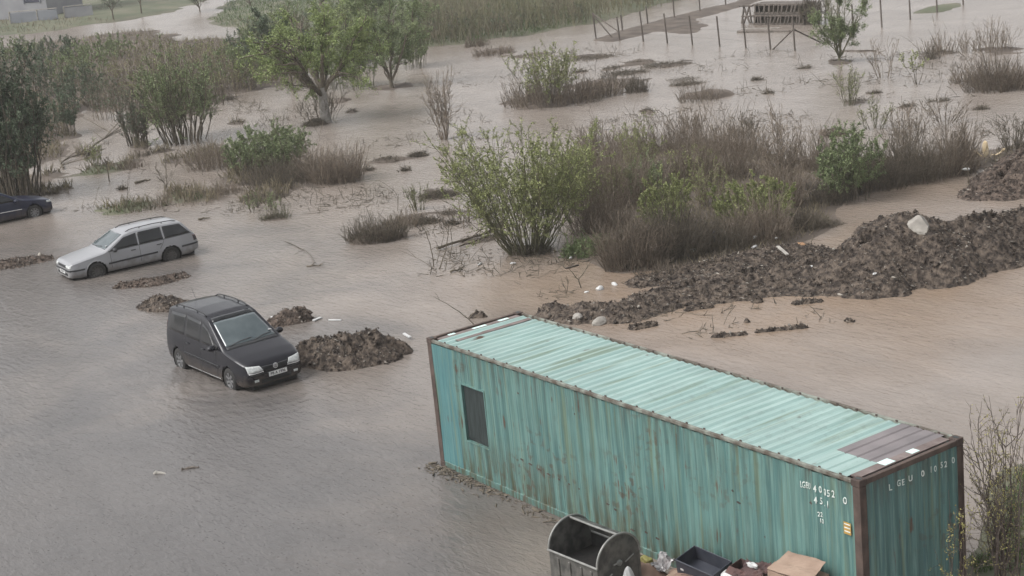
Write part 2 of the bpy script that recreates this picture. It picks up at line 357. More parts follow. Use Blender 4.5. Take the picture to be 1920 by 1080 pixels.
# ------------------------------------------------------------------ shipping container (12.19 x 2.44 x 2.90 m)
def corroded(name, base, dark, streak=(14, 14, 0.55), rustamt=0.60, z0=None, mott=0.5):
    """faded paint with rain streaks, chips and rust blooms"""
    m = bpy.data.materials.new(name); m.use_nodes = True; N = m.node_tree.nodes; L = m.node_tree.links
    b = N['Principled BSDF']; b.inputs['Roughness'].default_value = 0.5
    tc = N.new('ShaderNodeTexCoord')
    def ns(scale, sc, det=6):
        mp = N.new('ShaderNodeMapping'); mp.inputs['Scale'].default_value = scale; L.new(tc.outputs['Object'], mp.inputs[0])
        n = N.new('ShaderNodeTexNoise'); n.inputs['Scale'].default_value = sc; n.inputs['Detail'].default_value = det; L.new(mp.outputs[0], n.inputs['Vector']); return n.outputs[0]
    def rp(src, p0, p1, c0, c1):
        r = N.new('ShaderNodeValToRGB'); r.color_ramp.elements[0].position = p0; r.color_ramp.elements[1].position = p1
        r.color_ramp.elements[0].color = (*c0, 1); r.color_ramp.elements[1].color = (*c1, 1); L.new(src, r.inputs[0]); return r.outputs[0]
    def mix(f, a, c, fac=None):
        m_ = N.new('ShaderNodeMix'); m_.data_type = 'RGBA'; L.new(f, m_.inputs[0]); L.new(a, m_.inputs[6])
        if isinstance(c, tuple): m_.inputs[7].default_value = (*c, 1)
        else: L.new(c, m_.inputs[7])
        return m_.outputs[2]
    def mul(a, c):
        m_ = N.new('ShaderNodeMath'); m_.operation = 'MULTIPLY'; L.new(a, m_.inputs[0])
        if isinstance(c, float): m_.inputs[1].default_value = c
        else: L.new(c, m_.inputs[1])
        return m_.outputs[0]
    c0 = rp(ns((1, 1, 1), 0.9), .35, .65, base, tuple(v*0.82 for v in base))
    bw = (0, 0, 0), (1, 1, 1)
    c1 = mix(mul(rp(ns(streak, 1.0, 6), .46, .60, *bw), 0.8), c0, dark)
    c2 = mix(mul(rp(ns(streak, 2.3, 3), .52, .62, *bw), 0.35), c1, (0.17, 0.27, 0.24))
    c2 = mix(mul(rp(ns((streak[0]*.5, streak[1]*.5, streak[2]*.4), 1.7, 3), .56, .68, *bw), 0.55), c2, (0.13, 0.16, 0.09))
    # rust: blotches that run down in streaks, stronger near the bottom and top edge
    sp = N.new('ShaderNodeSeparateXYZ'); L.new(tc.outputs['Object'], sp.inputs[0])
    rs = rp(mul(ns((1, 1, 1), 2.2, 8), ns(streak, 1.3, 5)), rustamt*0.52, rustamt*0.62, *bw)
    c3 = mix(rs, c2, (0.085, 0.050, 0.032))
    if z0:
        mr = N.new('ShaderNodeMapRange'); mr.inputs[1].default_value = z0[0]; mr.inputs[2].default_value = z0[1]; mr.inputs[3].default_value = 1; mr.inputs[4].default_value = 0
        L.new(sp.outputs[2], mr.inputs[0])
        f = mul(mr.outputs[0], rp(ns((9, 9, 1.4), 1.1, 6), .40, .60, *bw))
        c3 = mix(mul(f, 0.95), c3, (0.060, 0.055, 0.028))
        mr2 = N.new('ShaderNodeMapRange'); mr2.inputs[1].default_value = 2.15; mr2.inputs[2].default_value = 2.85; mr2.inputs[3].default_value = 0; mr2.inputs[4].default_value = 1
        L.new(sp.outputs[2], mr2.inputs[0])
        f2 = mul(mr2.outputs[0], rp(ns((11, 11, .9), .9, 5), .50, .60, *bw))
        c3 = mix(mul(f2, 0.55), c3, (0.060, 0.050, 0.035))
    ed = mul(rp(ns((.5, .5, .5), 1.0, 3), .50, .64, *bw), rp(ns((4, 4, 4), 1.5, 8), .54, .62, *bw)); c3 = mix(mul(ed, 0.7 if z0 else 0.12), c3, (0.075, 0.055, 0.038))
    L.new(c3, b.inputs['Base Color'])
    bp = N.new('ShaderNodeBump'); bp.inputs['Strength'].default_value = 0.25; bp.inputs['Distance'].default_value = 0.01
    L.new(ns((1, 1, 1), 9), bp.inputs['Height']); L.new(bp.outputs[0], b.inputs['Normal'])
    return m
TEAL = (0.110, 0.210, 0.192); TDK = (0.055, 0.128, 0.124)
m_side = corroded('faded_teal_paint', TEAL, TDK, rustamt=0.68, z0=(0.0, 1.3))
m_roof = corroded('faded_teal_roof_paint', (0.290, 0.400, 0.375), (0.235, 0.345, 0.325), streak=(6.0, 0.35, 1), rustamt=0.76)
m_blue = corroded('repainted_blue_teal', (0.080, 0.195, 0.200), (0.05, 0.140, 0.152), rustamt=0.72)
m_rustf = pm('rusted_steel', (0.050, 0.036, 0.031), (0.095, 0.068, 0.056), 4, 0.8, 0.5, 18)
m_rail = pm('rusty_rail_paint', (0.080, 0.066, 0.052), (0.20, 0.215, 0.185), 3.5, 0.7, 0.4, 14, ramp=(.42, .62))
m_patch = pm('rusty_roof_plate', (0.115, 0.088, 0.080), (0.19, 0.155, 0.145), 3.5, 0.7, 0.4, 12)
m_pur = pm('dull_purple_roof_sheet', (0.145, 0.130, 0.133), (0.19, 0.170, 0.172), 2.0, 0.6)
m_dark = pm('dark_opening', (0.022, 0.028, 0.028), (0.040, 0.048, 0.046), 2, 0.5)
m_letter = pm('worn_white_letter', (0.62, 0.66, 0.63), (0.40, 0.50, 0.46), 12, 0.6, ramp=(.45, .7))
m_yel = pm('yellow_sticker', (0.42, 0.25, 0.05), (0.30, 0.20, 0.07), 10, 0.6)

CL, CW, CH = 12.192, 2.438, 2.896
cont = empty('shipping_container', (0, 0, 0), 0, 'long teal corrugated shipping container with rusty edges and a dark window hole', 'shipping container')
def corr(pitch, depth, a, b0, start=0.0):
    """breakpoints of a trapezoid wave from a to b0: (coordinate, recess)"""
    q = [(a, 0.0)]; t = a+start
    while t+pitch < b0:
        q += [(t+pitch*.20, 0.0), (t+pitch*.44, depth), (t+pitch*.72, depth), (t+pitch*.96, 0.0)]; t += pitch
    q.append((b0, 0.0)); return q
def corr_at(q, x):
    return float(np.interp(x, [p[0] for p in q], [p[1] for p in q]))
side_q = [(0.14, 0.0), (0.90, 0.0)]+corr(0.278, 0.034, 0.90, 12.04)[1:]
WX0, WX1, WZ0, WZ1 = 1.17, 1.98, 0.86, 2.10
def side_panel(name, y, sgn, x0, x1, hole, mat):
    xs_ = sorted(set([round(p[0], 4) for p in side_q if x0 <= p[0] <= x1]+[x0, x1]+([WX0, WX1] if hole else [])))
    zs_ = [0.14]+([WZ0, WZ1] if hole else [])+[2.80]
    zs_ = sorted(set(zs_+[round(0.2+.1*k_, 3) for k_ in range(26)])); V = []; F = []
    for z in zs_:
        for x in xs_:
            dent = 0.010*math.sin(x*2.1+z)*math.sin(z*1.3)
            V.append((x, y+sgn*(0.012+corr_at(side_q, x)+dent), z))
    n = len(xs_)
    for i in range(len(zs_)-1):
        for j in range(n-1):
            if hole and WX0-1e-4 <= xs_[j] and xs_[j+1] <= WX1+1e-4 and WZ0-1e-4 <= zs_[i] and zs_[i+1] <= WZ1+1e-4: continue
            F.append((i*n+j, i*n+j+1, (i+1)*n+j+1, (i+1)*n+j))
    me = bpy.data.meshes.new(name); me.from_pydata(V, [], F)
    o = link(name, me, mat, cont); sm = o.modifiers.new('sheet', 'SOLIDIFY'); sm.thickness = 0.004; sm.offset = 0
    return o
side_panel('end_sheet', 0, 1, 0.14, 0.90, False, m_blue)['label'] = 'bluer flat panel at the far end of the side wall'
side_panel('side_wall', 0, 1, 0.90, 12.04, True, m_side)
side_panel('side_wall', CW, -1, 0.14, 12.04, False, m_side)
# window hole: frame, dark pane, torn cloth
w_ = MB(); fr = 0.03
for a in ((WX0-fr, WX1+fr, WZ0-fr, WZ0), (WX0-fr, WX1+fr, WZ1, WZ1+fr), (WX0-fr, WX0, WZ0, WZ1), (WX1, WX1+fr, WZ0, WZ1)):
    w_.box(a[0], a[1], -0.004, 0.07, a[2], a[3])
win = w_.build('window', m_side, cont)
MB().box(WX0+.001, WX1-.001, 0.075, 0.085, WZ0, WZ1).build('pane', m_dark, win)
cl = MB(); cl.prism([(WX0+.01, .050, WZ1-.004), (WX1-.01, .050, WZ1-.004), (WX1-.01, .050, WZ0+.05), (WX0+.52, .050, WZ0+.02), (WX0+.30, .050, WZ0+.09), (WX0+.01, .050, WZ0+.03)], (0, .004, 0))
cl.build('torn_screen', pm('dark_screen', (0.012, .018, .018), (0.028, .038, .037), 5, .7, stretch=(6, 1, .5)), win)
# end walls
def end_panel(x, sgn, name):
    q = corr(0.250, 0.030, 0.16, 2.278, 0.093); V = []; F = []
    zs_ = [0.16]+[0.2+.1*k_ for k_ in range(26)]+[2.80]
    for z in zs_:
        for (y, r) in q: V.append((x-sgn*(0.015+r+0.008*math.sin(y*3+z*2)), y, z))
    n = len(q)
    for i in range(len(zs_)-1):
        for j in range(n-1): F.append((i*n+j, i*n+j+1, (i+1)*n+j+1, (i+1)*n+j))
    me = bpy.data.meshes.new(name); me.from_pydata(V, [], F); o = link(name, me, m_end, cont)
    sm = o.modifiers.new('sheet', 'SOLIDIFY'); sm.thickness = 0.004; sm.offset = 0
    return q
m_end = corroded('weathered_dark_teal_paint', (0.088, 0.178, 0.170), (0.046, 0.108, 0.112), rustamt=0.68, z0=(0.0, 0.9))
end_q = end_panel(CL, 1, 'end_wall'); end_panel(0.0, -1, 'end_wall')
# roof
rq = corr(0.2265, 0.034, 0.30, 10.98); V = []; F = []
ys_ = [0.07, 0.10, 0.6, 1.2, 1.8, 2.34, 2.368]
for y in ys_:
    for (x, r) in rq:
        e = 0 if (y < 0.09 or y > 2.35) else 1
        V.append((x, y, CH-0.030-(r if e else 0.034)+0.006*math.sin(x*1.7)*math.sin(y*2.3)))
n = len(rq)
for i in range(len(ys_)-1):
    for j in range(n-1): F.append((i*n+j, i*n+j+1, (i+1)*n+j+1, (i+1)*n+j))
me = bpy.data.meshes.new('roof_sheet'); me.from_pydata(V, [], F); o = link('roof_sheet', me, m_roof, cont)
sm = o.modifiers.new('sheet', 'SOLIDIFY'); sm.thickness = 0.004; sm.offset = 0
r2 = [(10.98, 0), (11.14, 0), (11.17, .022), (11.20, 0), (11.40, 0), (11.43, .022), (11.46, 0), (11.66, 0), (11.69, .022), (11.72, 0), (11.86, 0)]
def roofbit(name, y0, y1, mat, dz=0.0, lab=None):
    V = [(x, y, CH-.030-r+dz) for y in (y0, y1) for (x, r) in r2]; n = len(r2)
    F = [(j, j+1, n+j+1, n+j) for j in range(n-1)]
    me = bpy.data.meshes.new(name); me.from_pydata(V, [], F); o = link(name, me, mat, cont)
    s_ = o.modifiers.new('sheet', 'SOLIDIFY'); s_.thickness = 0.004; s_.offset = 0
    if lab: o['label'] = lab
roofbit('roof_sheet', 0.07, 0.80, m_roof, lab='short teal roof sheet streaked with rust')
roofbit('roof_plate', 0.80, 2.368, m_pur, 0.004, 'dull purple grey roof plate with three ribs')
MB().box(11.86, 12.04, 0.16, 2.28, CH-.045, CH-.024).build('header_plate', m_patch, cont)
MB().box(0.15, 0.30, 0.16, 2.28, CH-.045, CH-.024).build('header_plate', m_patch, cont)
pt = MB().box(11.84, 12.02, 0.78, 1.02, CH-.023, CH-.018).build('paint_patch', pm('pale_teal_paint', (.50, .68, .64), (.60, .74, .70), 4, .5), cont)
MB().box(11.87, 12.01, 1.42, 1.60, CH-.023, CH-.018).build('paint_patch', pt.active_material, cont)
for (a, c_, d, e) in ((.13, .45, .22, .62), (.18, 1.05, .27, 1.4), (.16, 1.75, .26, 2.0)):
    MB().box(a, d, c_, e, CH-.023, CH-.018).build('paint_patch', pt.active_material, cont)
for x in (0.55,): MB().box(x, x+.16, 0.35, 2.3, CH-.0290, CH-.0255).build('rust_streak', m_patch if x < 3 else pm('old_roof_seam', (.17, .30, .27), (.24, .17, .13), 3, .7, ramp=(.4, .6)), cont)
# rails
for y in (0.0, CW-0.06):
    MB().box(0.178, CL-0.178, y, y+0.06, CH-0.075, CH-0.012, bev=.006).build('top_rail', m_rail, cont)
    MB().box(0.178, CL-0.178, y, y+0.06, 0.0, 0.14, bev=.006).build('bottom_rail', m_side, cont)
    hm = MB().box(-.02, .02, y+0.056 if y < 1 else y-.012, y+0.075 if y < 1 else y+.004, CH-.03, CH+.004).mesh('roof_lug')
    for k in range(26):
        hk = link('roof_lug', hm, m_rustf, cont); hk.location = (0.62+k*.445, 0, 0)
for x in (0.0, CL-0.08):
    MB().box(x, x+.08, 0.162, CW-0.162, CH-0.10, CH-0.008, bev=.006).build('end_rail', m_rustf, cont)
    MB().box(x, x+.08, 0.162, CW-0.162, 0.0, 0.16, bev=.006).build('bottom_rail', m_rustf, cont)
for x in (0.0, CL):
    for y in (0.0, CW):
        sx = 1 if x == 0 else -1; sy = 1 if y == 0 else -1
        def bb(x0, x1, y0, y1): return sorted((x+sx*x0, x+sx*x1))+sorted((y+sy*y0, y+sy*y1))
        p = MB(); a = bb(0.003, .155, 0.003, .055); p.box(a[0], a[1], a[2], a[3], .118, CH-.118, bev=.006)
        a = bb(0.003, .05, .055, .155); p.box(a[0], a[1], a[2], a[3], .118, CH-.118, bev=.006); p.build('corner_post', m_rustf, cont)
        for z in (0.0, CH-.118+.006):
            q = MB(); a = bb(-0.003, .178, -0.003, .162)
            q.box(a[0], a[1], a[2], a[3], z, z+.118, bev=.008); cc = q.build('corner_casting', m_rustf, cont)
            if z > 1:   # oval lifting hole: rim and dark well
                h = MB(); cx_, cy_ = (a[0]+a[1])/2, (a[2]+a[3])/2
                pts = [(cx_+.060*math.cos(t)*(1 if abs(math.cos(t)) > .3 else .9), cy_+.032*math.sin(t), z+.1185) for t in [i*math.pi/8 for i in range(16)]]
                h.prism(pts, (0, 0, .003)); h.build('lifting_hole', m_dark, cc)
# stencilled marks that follow the folds of the sheet
def letters(txt, mapf, size, prof, name='stencil_mark', mat=m_letter):
    cu = bpy.data.curves.new('t', 'FONT'); cu.body = txt; cu.size = size; cu.extrude = 0; cu.offset = size*0.018; cu.align_x = 'CENTER'; cu.resolution_u = 3
    to = bpy.data.objects.new('t', cu); C.objects.link(to); bpy.context.view_layer.update()
    me0 = bpy.data.meshes.new_from_object(to.evaluated_get(bpy.context.evaluated_depsgraph_get()))
    bpy.data.objects.remove(to); bpy.data.curves.remove(cu)
    bm = bmesh.new(); bm.from_mesh(me0)
    off, ks = prof
    for k in ks:
        bmesh.ops.bisect_plane(bm, geom=bm.verts[:]+bm.edges[:]+bm.faces[:], plane_co=(k-off, 0, 0), plane_no=(1, 0, 0))
    for v in bm.verts: v.co = mapf(v.co.x, v.co.y)
    me = bpy.data.meshes.new(name); bm.to_mesh(me); bm.free()
    o = link(name, me, mat, cont); s_ = o.modifiers.new('paint', 'SOLIDIFY'); s_.thickness = 0.002; s_.offset = 1
    return o
def side_text(txt, x, z, size, wsc=1.0):
    ks = [x+(p[0]-x)/wsc for p in side_q if x-1.2 < p[0] < x+1.2]
    def f(u, v):
        X_ = x+u*wsc; return Vector((X_, 0.012+corr_at(side_q, X_)+0.010*math.sin(X_*2.1+(z+v))*math.sin((z+v)*1.3)-0.008, z+v))
    letters(txt, f, size, (x, ks))
side_text('LGEU', 11.015, 2.46, .155, .52)
for t, x in (('4', 11.235), ('0', 11.325), ('0', 11.45), ('5', 11.525), ('2', 11.60), ('0', 11.85)): side_text(t, x, 2.46 if x < 11.8 else 2.42, .165, .75)
for t, x in (('4', 11.235), ('5', 11.33), ('.', 11.42), ('1', 11.50)): side_text(t, x, 2.265, .165, .8)
side_text('22', 11.30, 2.05, .11, .8); side_text('10', 11.32, 1.94, .11, .8)
def end_text(t, y, z, size):
    ks = [p[0] for p in end_q]
    def f(u, v):
        Y_ = y+u*.72; zz = z+v; return Vector((CL-(0.015+corr_at(end_q, Y_)+0.008*math.sin(Y_*3+zz*2))+0.008, Y_, zz))
    letters(t, f, size, (y, [y+(k_-y)/.72 for k_ in ks]))
for t, y in (('L', .715), ('G', .925), ('E', .998), ('U', 1.19), ('0', 1.465), ('1', 1.675), ('0', 1.745), ('5', 1.925), ('2', 1.995), ('0', 2.20)): end_text(t, y, 2.52, .145)
MB().box(11.82, 11.97, .004, .010, 1.93, 2.13).build('warning_sticker', m_yel, cont)
for z in (1.97, 2.03, 2.09): MB().box(11.835, 11.955, .002, .0035, z, z+.018).build('sticker_line', m_letter, cont)
# rusted tears low on the side wall and weld scars
rnd = random.Random(4)
for (x, z, w) in ((3.1, .92, .10), (3.4, .90, .14), (3.7, .86, .14), (4.0, .84, .13), (4.3, .82, .12), (4.6, .80, .12), (4.9, .78, .10), (5.75, .70, .16), (6.0, .66, .10), (6.5, .40, .14), (6.85, .45, .12), (7.15, .42, .2), (3.2, 2.35, .06), (5.0, 2.32, .05), (9.4, 1.75, .12), (9.3, 1.95, .05), (10.0, 1.3, .05), (11.1, 2.22, .08)):
    yy = corr_at(side_q, x)+.004
    MB().prism([(x-w/2, yy, z), (x-w*.2, yy, z+.022), (x+w/2, yy, z+.004), (x+w*.3, yy, z-.020), (x-w*.2, yy, z-.014)], (0, .006, 0)).build('rust_tear', m_rustf, cont)

# ------------------------------------------------------------------ refuse bin by the container
m_bin = pm('galvanised_bin_steel', (0.060, 0.060, 0.056), (0.13, 0.125, 0.115), 5, 0.55, 0.3, 18, metal=0.3, spec=0.4, ramp=(.38, .62))
m_rim = pm('bin_rim_steel', (0.17, 0.17, 0.16), (0.26, 0.26, 0.245), 6, 0.45, metal=0.3)
m_arch0 = pm('inner_liner', (0.010, 0.010, 0.010), (0.02, 0.02, 0.02), 8, .8)
BL, BD, BZ, BR = 1.26, 1.00, 0.88, 0.50
binn = empty('refuse_bin', (6.80, -2.12, -0.05), math.radians(3.5), 'open grey metal refuse bin with a rounded top beside the teal container', 'refuse bin')
sh = MB(); t_ = .018
def wall(pts): sh.prism(pts, (0, 0, 0))
sh.box(0, BL, 0, t_, .14, BZ, bev=.003); sh.box(0, BL, BD-t_, BD, .14, BZ, bev=.003); sh.box(t_, BL-t_, t_, BD-t_, .14, .16)
for x in (0, BL-t_):
    pts = [(x, t_+.001, .14), (x, BD-t_-.001, .14), (x, BD-t_-.001, BZ)]+[(x, BD/2+(BR-.02)*math.cos(a), BZ+(BR-.06)*math.sin(a)) for a in np.linspace(0, math.pi, 17)][1:-1]+[(x, t_+.001, BZ)]
    sh.prism(pts, (t_, 0, 0))
sh.build('bin_body', m_bin, binn)
for x in (.22, .52, .82, 1.08): MB().box(x, x+.05, -.022, -.001, .22, BZ-.08, bev=.01).build('pressed_rib', m_bin, binn)
for y in (.22, .5, .78): MB().box(BL+.001, BL+.02, y-.02, y+.02, .2, .62, bev=.006).build('pressed_rib', m_bin, binn)
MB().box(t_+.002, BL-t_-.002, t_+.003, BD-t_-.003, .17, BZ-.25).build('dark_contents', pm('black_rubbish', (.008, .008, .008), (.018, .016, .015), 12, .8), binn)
MB().box(t_+.002, BL-t_-.002, t_+.0005, t_+.0025, .17, BZ-.01).build('inner_liner', m_arch0, binn)  # near-black sheets covering the long inner walls
MB().box(t_+.002, BL-t_-.002, BD-t_-.0025, BD-t_-.0005, .17, BZ-.01).build('inner_liner', m_arch0, binn)
rm = MB()
rm.tube([(-.02, -.008, BZ), (BL+.02, -.008, BZ)], .020, 8)
rm.tube([(-.02, BD+.008, BZ), (BL+.02, BD+.008, BZ)], .020, 8)
for x in (0.0, BL): rm.tube([(x, BD/2+BR*math.cos(a), BZ+(BR-.04)*math.sin(a)) for a in np.linspace(0, math.pi, 25)], .020, 8)
rm.build('rim', m_rim, binn)
# rolled-back curved lid: the rear part of the drum
ld = MB(); A_ = np.linspace(math.radians(8), math.radians(88), 14); rr = BR-.035
for i in range(13):
    a, b_ = A_[i], A_[i+1]
    P = [(BD/2+rr*math.cos(a), BZ+(rr-.03)*math.sin(a)), (BD/2+rr*math.cos(b_), BZ+(rr-.03)*math.sin(b_))]
    Q = [(BD/2+(rr-.012)*math.cos(a), BZ+(rr-.042)*math.sin(a)), (BD/2+(rr-.012)*math.cos(b_), BZ+(rr-.042)*math.sin(b_))]
    ld.prism([(.03, *P[0]), (.03, *P[1]), (.03, *Q[1]), (.03, *Q[0])], (BL-.06, 0, 0))
ld.build('lid', m_bin, binn)
MB().tube([(.03, BD/2+.03, BZ+BR-.055), (BL*.5, BD/2+.02, BZ+BR-.06), (BL-.03, BD/2+.03, BZ+BR-.055)], .020, 8).build('lid_handle', m_rim, binn)
pv = MB(); pv.lathe([(0.001, 0), (.055, 0), (.055, .03), (.03, .045), (.001, .045)], 14, 'x', Matrix.Translation((BL+.0, BD/2, BZ-.06))); pv.build('pivot', m_rim, binn)
ar = MB(); ar.box(BL+.045, BL+.06, BD/2-.17, BD/2-.02, BZ-.05, BZ-.02, Matrix.Rotation(0, 4, 'X'), bev=.004)
ar.tube([(BL+.03, .16, BZ-.25), (BL+.035, .30, BZ-.19)], .012, 6); ar.tube([(BL+.03, .62, BZ-.08), (BL+.035, .82, BZ+.0)], .012, 6); ar.build('lever', m_rim, binn)
MB().box(BL+.002, BL+.010, .93, .99, .2, BZ, bev=.002).build('edge_strip', m_bin, binn)
for (x, y) in ((.12, .12), (BL-.12, .12), (.12, BD-.12), (BL-.12, BD-.12)):
    w = MB(); w.lathe([(.001, -.02), (.07, -.02), (.08, 0), (.07, .02), (.001, .02)], 14, 'y', Matrix.Translation((x, y, .08))); w.build('wheel', m_dark, binn)
# white bag tied to the lever
bgm = bmesh.new(); bmesh.ops.create_icosphere(bgm, subdivisions=4, radius=1.0)
for v in bgm.verts:
    x, y, z = v.co; t = (z+1)/2
    r = (0.15*(1-t)**0.55+0.012)*(1+.12*math.sin(6*math.atan2(y, x)+4*z))
    l = math.hypot(x, y)+1e-6; k = math.sqrt(max(0.0, 1-z*z))
    v.co = (x/l*r*min(1, k*1.8)*.7, y/l*r*min(1, k*1.8), (z-1)*.25)
mb = bpy.data.meshes.new('plastic_bag'); bgm.to_mesh(mb); bgm.free()
for p in mb.polygons: p.use_smooth = True
bag = link('plastic_bag', mb, M['white']); bag.location = (6.80+BL+.17, -2.12+BD/2+.10, BZ-.12); tag(bag, 'white plastic bag tied to the side of the refuse bin', 'plastic bag')

# ------------------------------------------------------------------ rubbish heap between bin and container
m_card = pm('wet_cardboard', (0.21, 0.145, 0.108), (0.29, 0.21, 0.16), 3, 0.85, 0.2, 20)
m_card2 = pm('soaked_brown_cardboard', (0.17, 0.11, 0.085), (0.24, 0.16, 0.12), 3, 0.85, 0.2, 20)
m_crate = pm('dark_blue_black_plastic', (0.030, 0.033, 0.045), (0.045, 0.048, 0.06), 5, 0.45)
m_red = pm('dark_red_brown_cloth', (0.10, 0.055, 0.050), (0.06, 0.04, 0.04), 5, 0.9)
def sheet(name, pts, mat, th=.006, lab=None, cat=None, sub=1, crumple=.02, seed=0, loc=None, parent=None, group=None):
    """a crumpled sheet through a 4 corner patch"""
    n = 12; P = [Vector(p) for p in pts]; V = []; rn = random.Random(seed)
    for i in range(n+1):
        for j in range(n+1):
            u, v = i/n, j/n; p = P[0]*(1-u)*(1-v)+P[1]*u*(1-v)+P[2]*u*v+P[3]*(1-u)*v
            V.append(p+Vector((0, 0, 1))*(crumple*(math.sin(u*7+seed)+math.sin(v*9+seed*2)+rn.uniform(-.7, .7)))+Vector((rn.uniform(-1, 1), rn.uniform(-1, 1), 0))*crumple*.5)
    F = [(i*(n+1)+j, (i+1)*(n+1)+j, (i+1)*(n+1)+j+1, i*(n+1)+j+1) for i in range(n) for j in range(n)]
    me = bpy.data.meshes.new(name); me.from_pydata(V, [], F)
    o = link(name, me, mat, parent); s_ = o.modifiers.new('sheet', 'SOLIDIFY'); s_.thickness = th
    return tag(o, lab, cat, group)
def carton(name, loc, dims, rz, tilt, mat, lab, open_=True, cat='cardboard box'):
    e = empty(name, loc, 0, lab, cat); e.rotation_euler = (tilt[0], tilt[1], rz); a, b_, c_ = dims; t = .008
    s_ = MB(); s_.box(0, a, 0, t, 0, c_); s_.box(0, a, b_-t, b_, 0, c_); s_.box(0, t, t, b_-t, 0, c_); s_.box(a-t, a, t, b_-t, 0, c_); s_.box(t, a-t, t, b_-t, 0, t)
    if not open_: s_.box(t, a-t, t, b_-t, c_-t, c_-.001)
    s_.build('box_body', mat, e)
    if open_:
        for (p, q, r_, ang, ax) in (((0, 0, c_), a, b_*.45, -2.2, 'X'),):
            f = MB().box(0, q, -r_, 0, -.002, .004, Matrix.Translation(Vector(p)) @ Matrix.Rotation(0.5, 4, 'X')); f.build('flap', mat, e)
        f = MB().box(0, a*.45, 0, b_, -.002, .004, Matrix.Translation((a, 0, c_)) @ Matrix.Rotation(0.6, 4, 'Y')); f.build('flap', mat, e)
    return e
carton('cardboard_box', (10.72, -0.72, -.03), (.95, .62, .78), math.radians(3), (0, 0), m_card2, 'soaked brown box at the bottom edge, carrying the large pale box', False)
carton('cardboard_box', (10.74, -0.66, .76), (.84, .50, .44), math.radians(5), (0, .03), m_card, 'large pale cardboard box, biggest one, nearest the container lettering', False)
sheet('cardboard_sheet', [(10.74, -.66, 1.22), (11.62, -.60, 1.24), (11.54, -.14, 1.40), (10.76, -.18, 1.36)], m_card, lab='flattened cardboard sheet lying over the large pale box', cat='cardboard', crumple=.008, seed=3)
carton('cardboard_box', (8.42, -.86, .22), (.42, .26, .18), math.radians(8), (0.1, 0), m_card, 'small closed cardboard box in front of the black crate', False)
cr = empty('plastic_crate', (8.50, -.66, .42), 0, 'empty dark blue plastic crate leaning on the teal container', 'crate'); cr.rotation_euler = (math.radians(10), math.radians(4), math.radians(5))
cb = MB(); a, b_, c_, t = .86, .50, .28, .016
cb.box(0, a, 0, t, 0, c_, bev=.004); cb.box(0, a, b_-t, b_, 0, c_, bev=.004); cb.box(0, t, t, b_-t, 0, c_); cb.box(a-t, a, t, b_-t, 0, c_); cb.box(t, a-t, t, b_-t, 0, t); cb.build('crate_body', m_crate, cr)
MB().box(-.012, a+.012, -.012, -.001, c_-.03, c_, bev=.003).build('crate_lip', m_crate, cr)
MB().box(.10, .17, -.004, -.001, .10, .14).build('crate_label', M['white'], cr)
def blobm(name, loc, r, mat, lab, cat, seed=0, sq=(1, 1, .6), amp=.25, group=None, sub=3, smooth=True, fr=2.0):
    bm = bmesh.new(); bmesh.ops.create_icosphere(bm, subdivisions=sub, radius=1.0); rn = random.Random(seed); a = [rn.uniform(0, 6) for _ in range(6)]
    for v in bm.verts:
        x, y, z = v.co; k = 1+amp*(math.sin(fr*x*2+a[0])*math.sin(fr*y*2+a[1])+.6*math.sin(fr*z*3+a[2]+x*2)+.35*math.sin(fr*5*x+a[3])*math.sin(fr*5*z+a[4])+.3*rn.uniform(-1, 1)*(0.3 if smooth else 1))
        v.co = Vector((x*sq[0], y*sq[1], z*sq[2]))*r*k
    me = bpy.data.meshes.new(name); bm.to_mesh(me); bm.free()
    if smooth:
        for p in me.polygons: p.use_smooth = True
    o = link(name, me, mat); o.location = loc; return tag(o, lab, cat, group)
blobm('rubbish_sack', (9.62, -.40, .56), .21, M['white'], 'white rubbish sack between the black crate and the large box', 'rubbish sack', 2, (1.15, .8, .75), .16)
blobm('rubbish_heap', (7.75, -.80, .12), .40, m_card2, 'soggy brown rubbish heap right beside the refuse bin', 'rubbish heap', 5, (1.1, .9, .7), .18)
blobm('plastic_scrap', (7.60, -.62, .36), .11, M['bud'], 'crumpled yellow plastic scrap on the brown rubbish beside the bin', 'plastic scrap', 6, (1.4, .8, .6), .3)
sheet('plastic_sheet', [(7.84, -.72, .34), (8.20, -.70, .30), (8.16, -.36, .46), (7.80, -.34, .48)], pm('clear_grey_plastic', (.34, .33, .33), (.16, .14, .14), 9, .25), lab='crumpled clear plastic sheet between the bin and the black crate', cat='plastic sheet', crumple=.04, seed=7)
carton('cardboard_box', (9.62, -.46, .52), (.42, .30, .34), math.radians(6), (.1, .1), m_red, 'dark brown torn box against the container, behind the white sack', True)
sheet('cloth_rag', [(9.86, -.62, .78), (10.45, -.55, .92), (10.40, -.20, .98), (9.84, -.24, .90)], m_red, lab='dark grey wet rag draped between the sack and the large box', cat='rag', crumple=.035, seed=9)
blobm('rubbish_heap', (9.45, -.62, .05), .62, m_card2, 'low brown heap of soaked rubbish under the boxes and crate', 'rubbish heap', 11, (2.1, .85, .80), .14, sub=4)
blobm('plastic_scrap', (10.15, -.42, 1.0), .07, M['white'], 'small white plastic scrap on the dark rag', 'plastic scrap', 12, (1.6, .7, .6), .3)
blobm('cloth_bundle', (8.95, -.80, .40), .17, m_red, 'dark red-brown cloth bundle between the small box and the white sack', 'cloth bundle', 13, (1.5, .9, .7), .22)

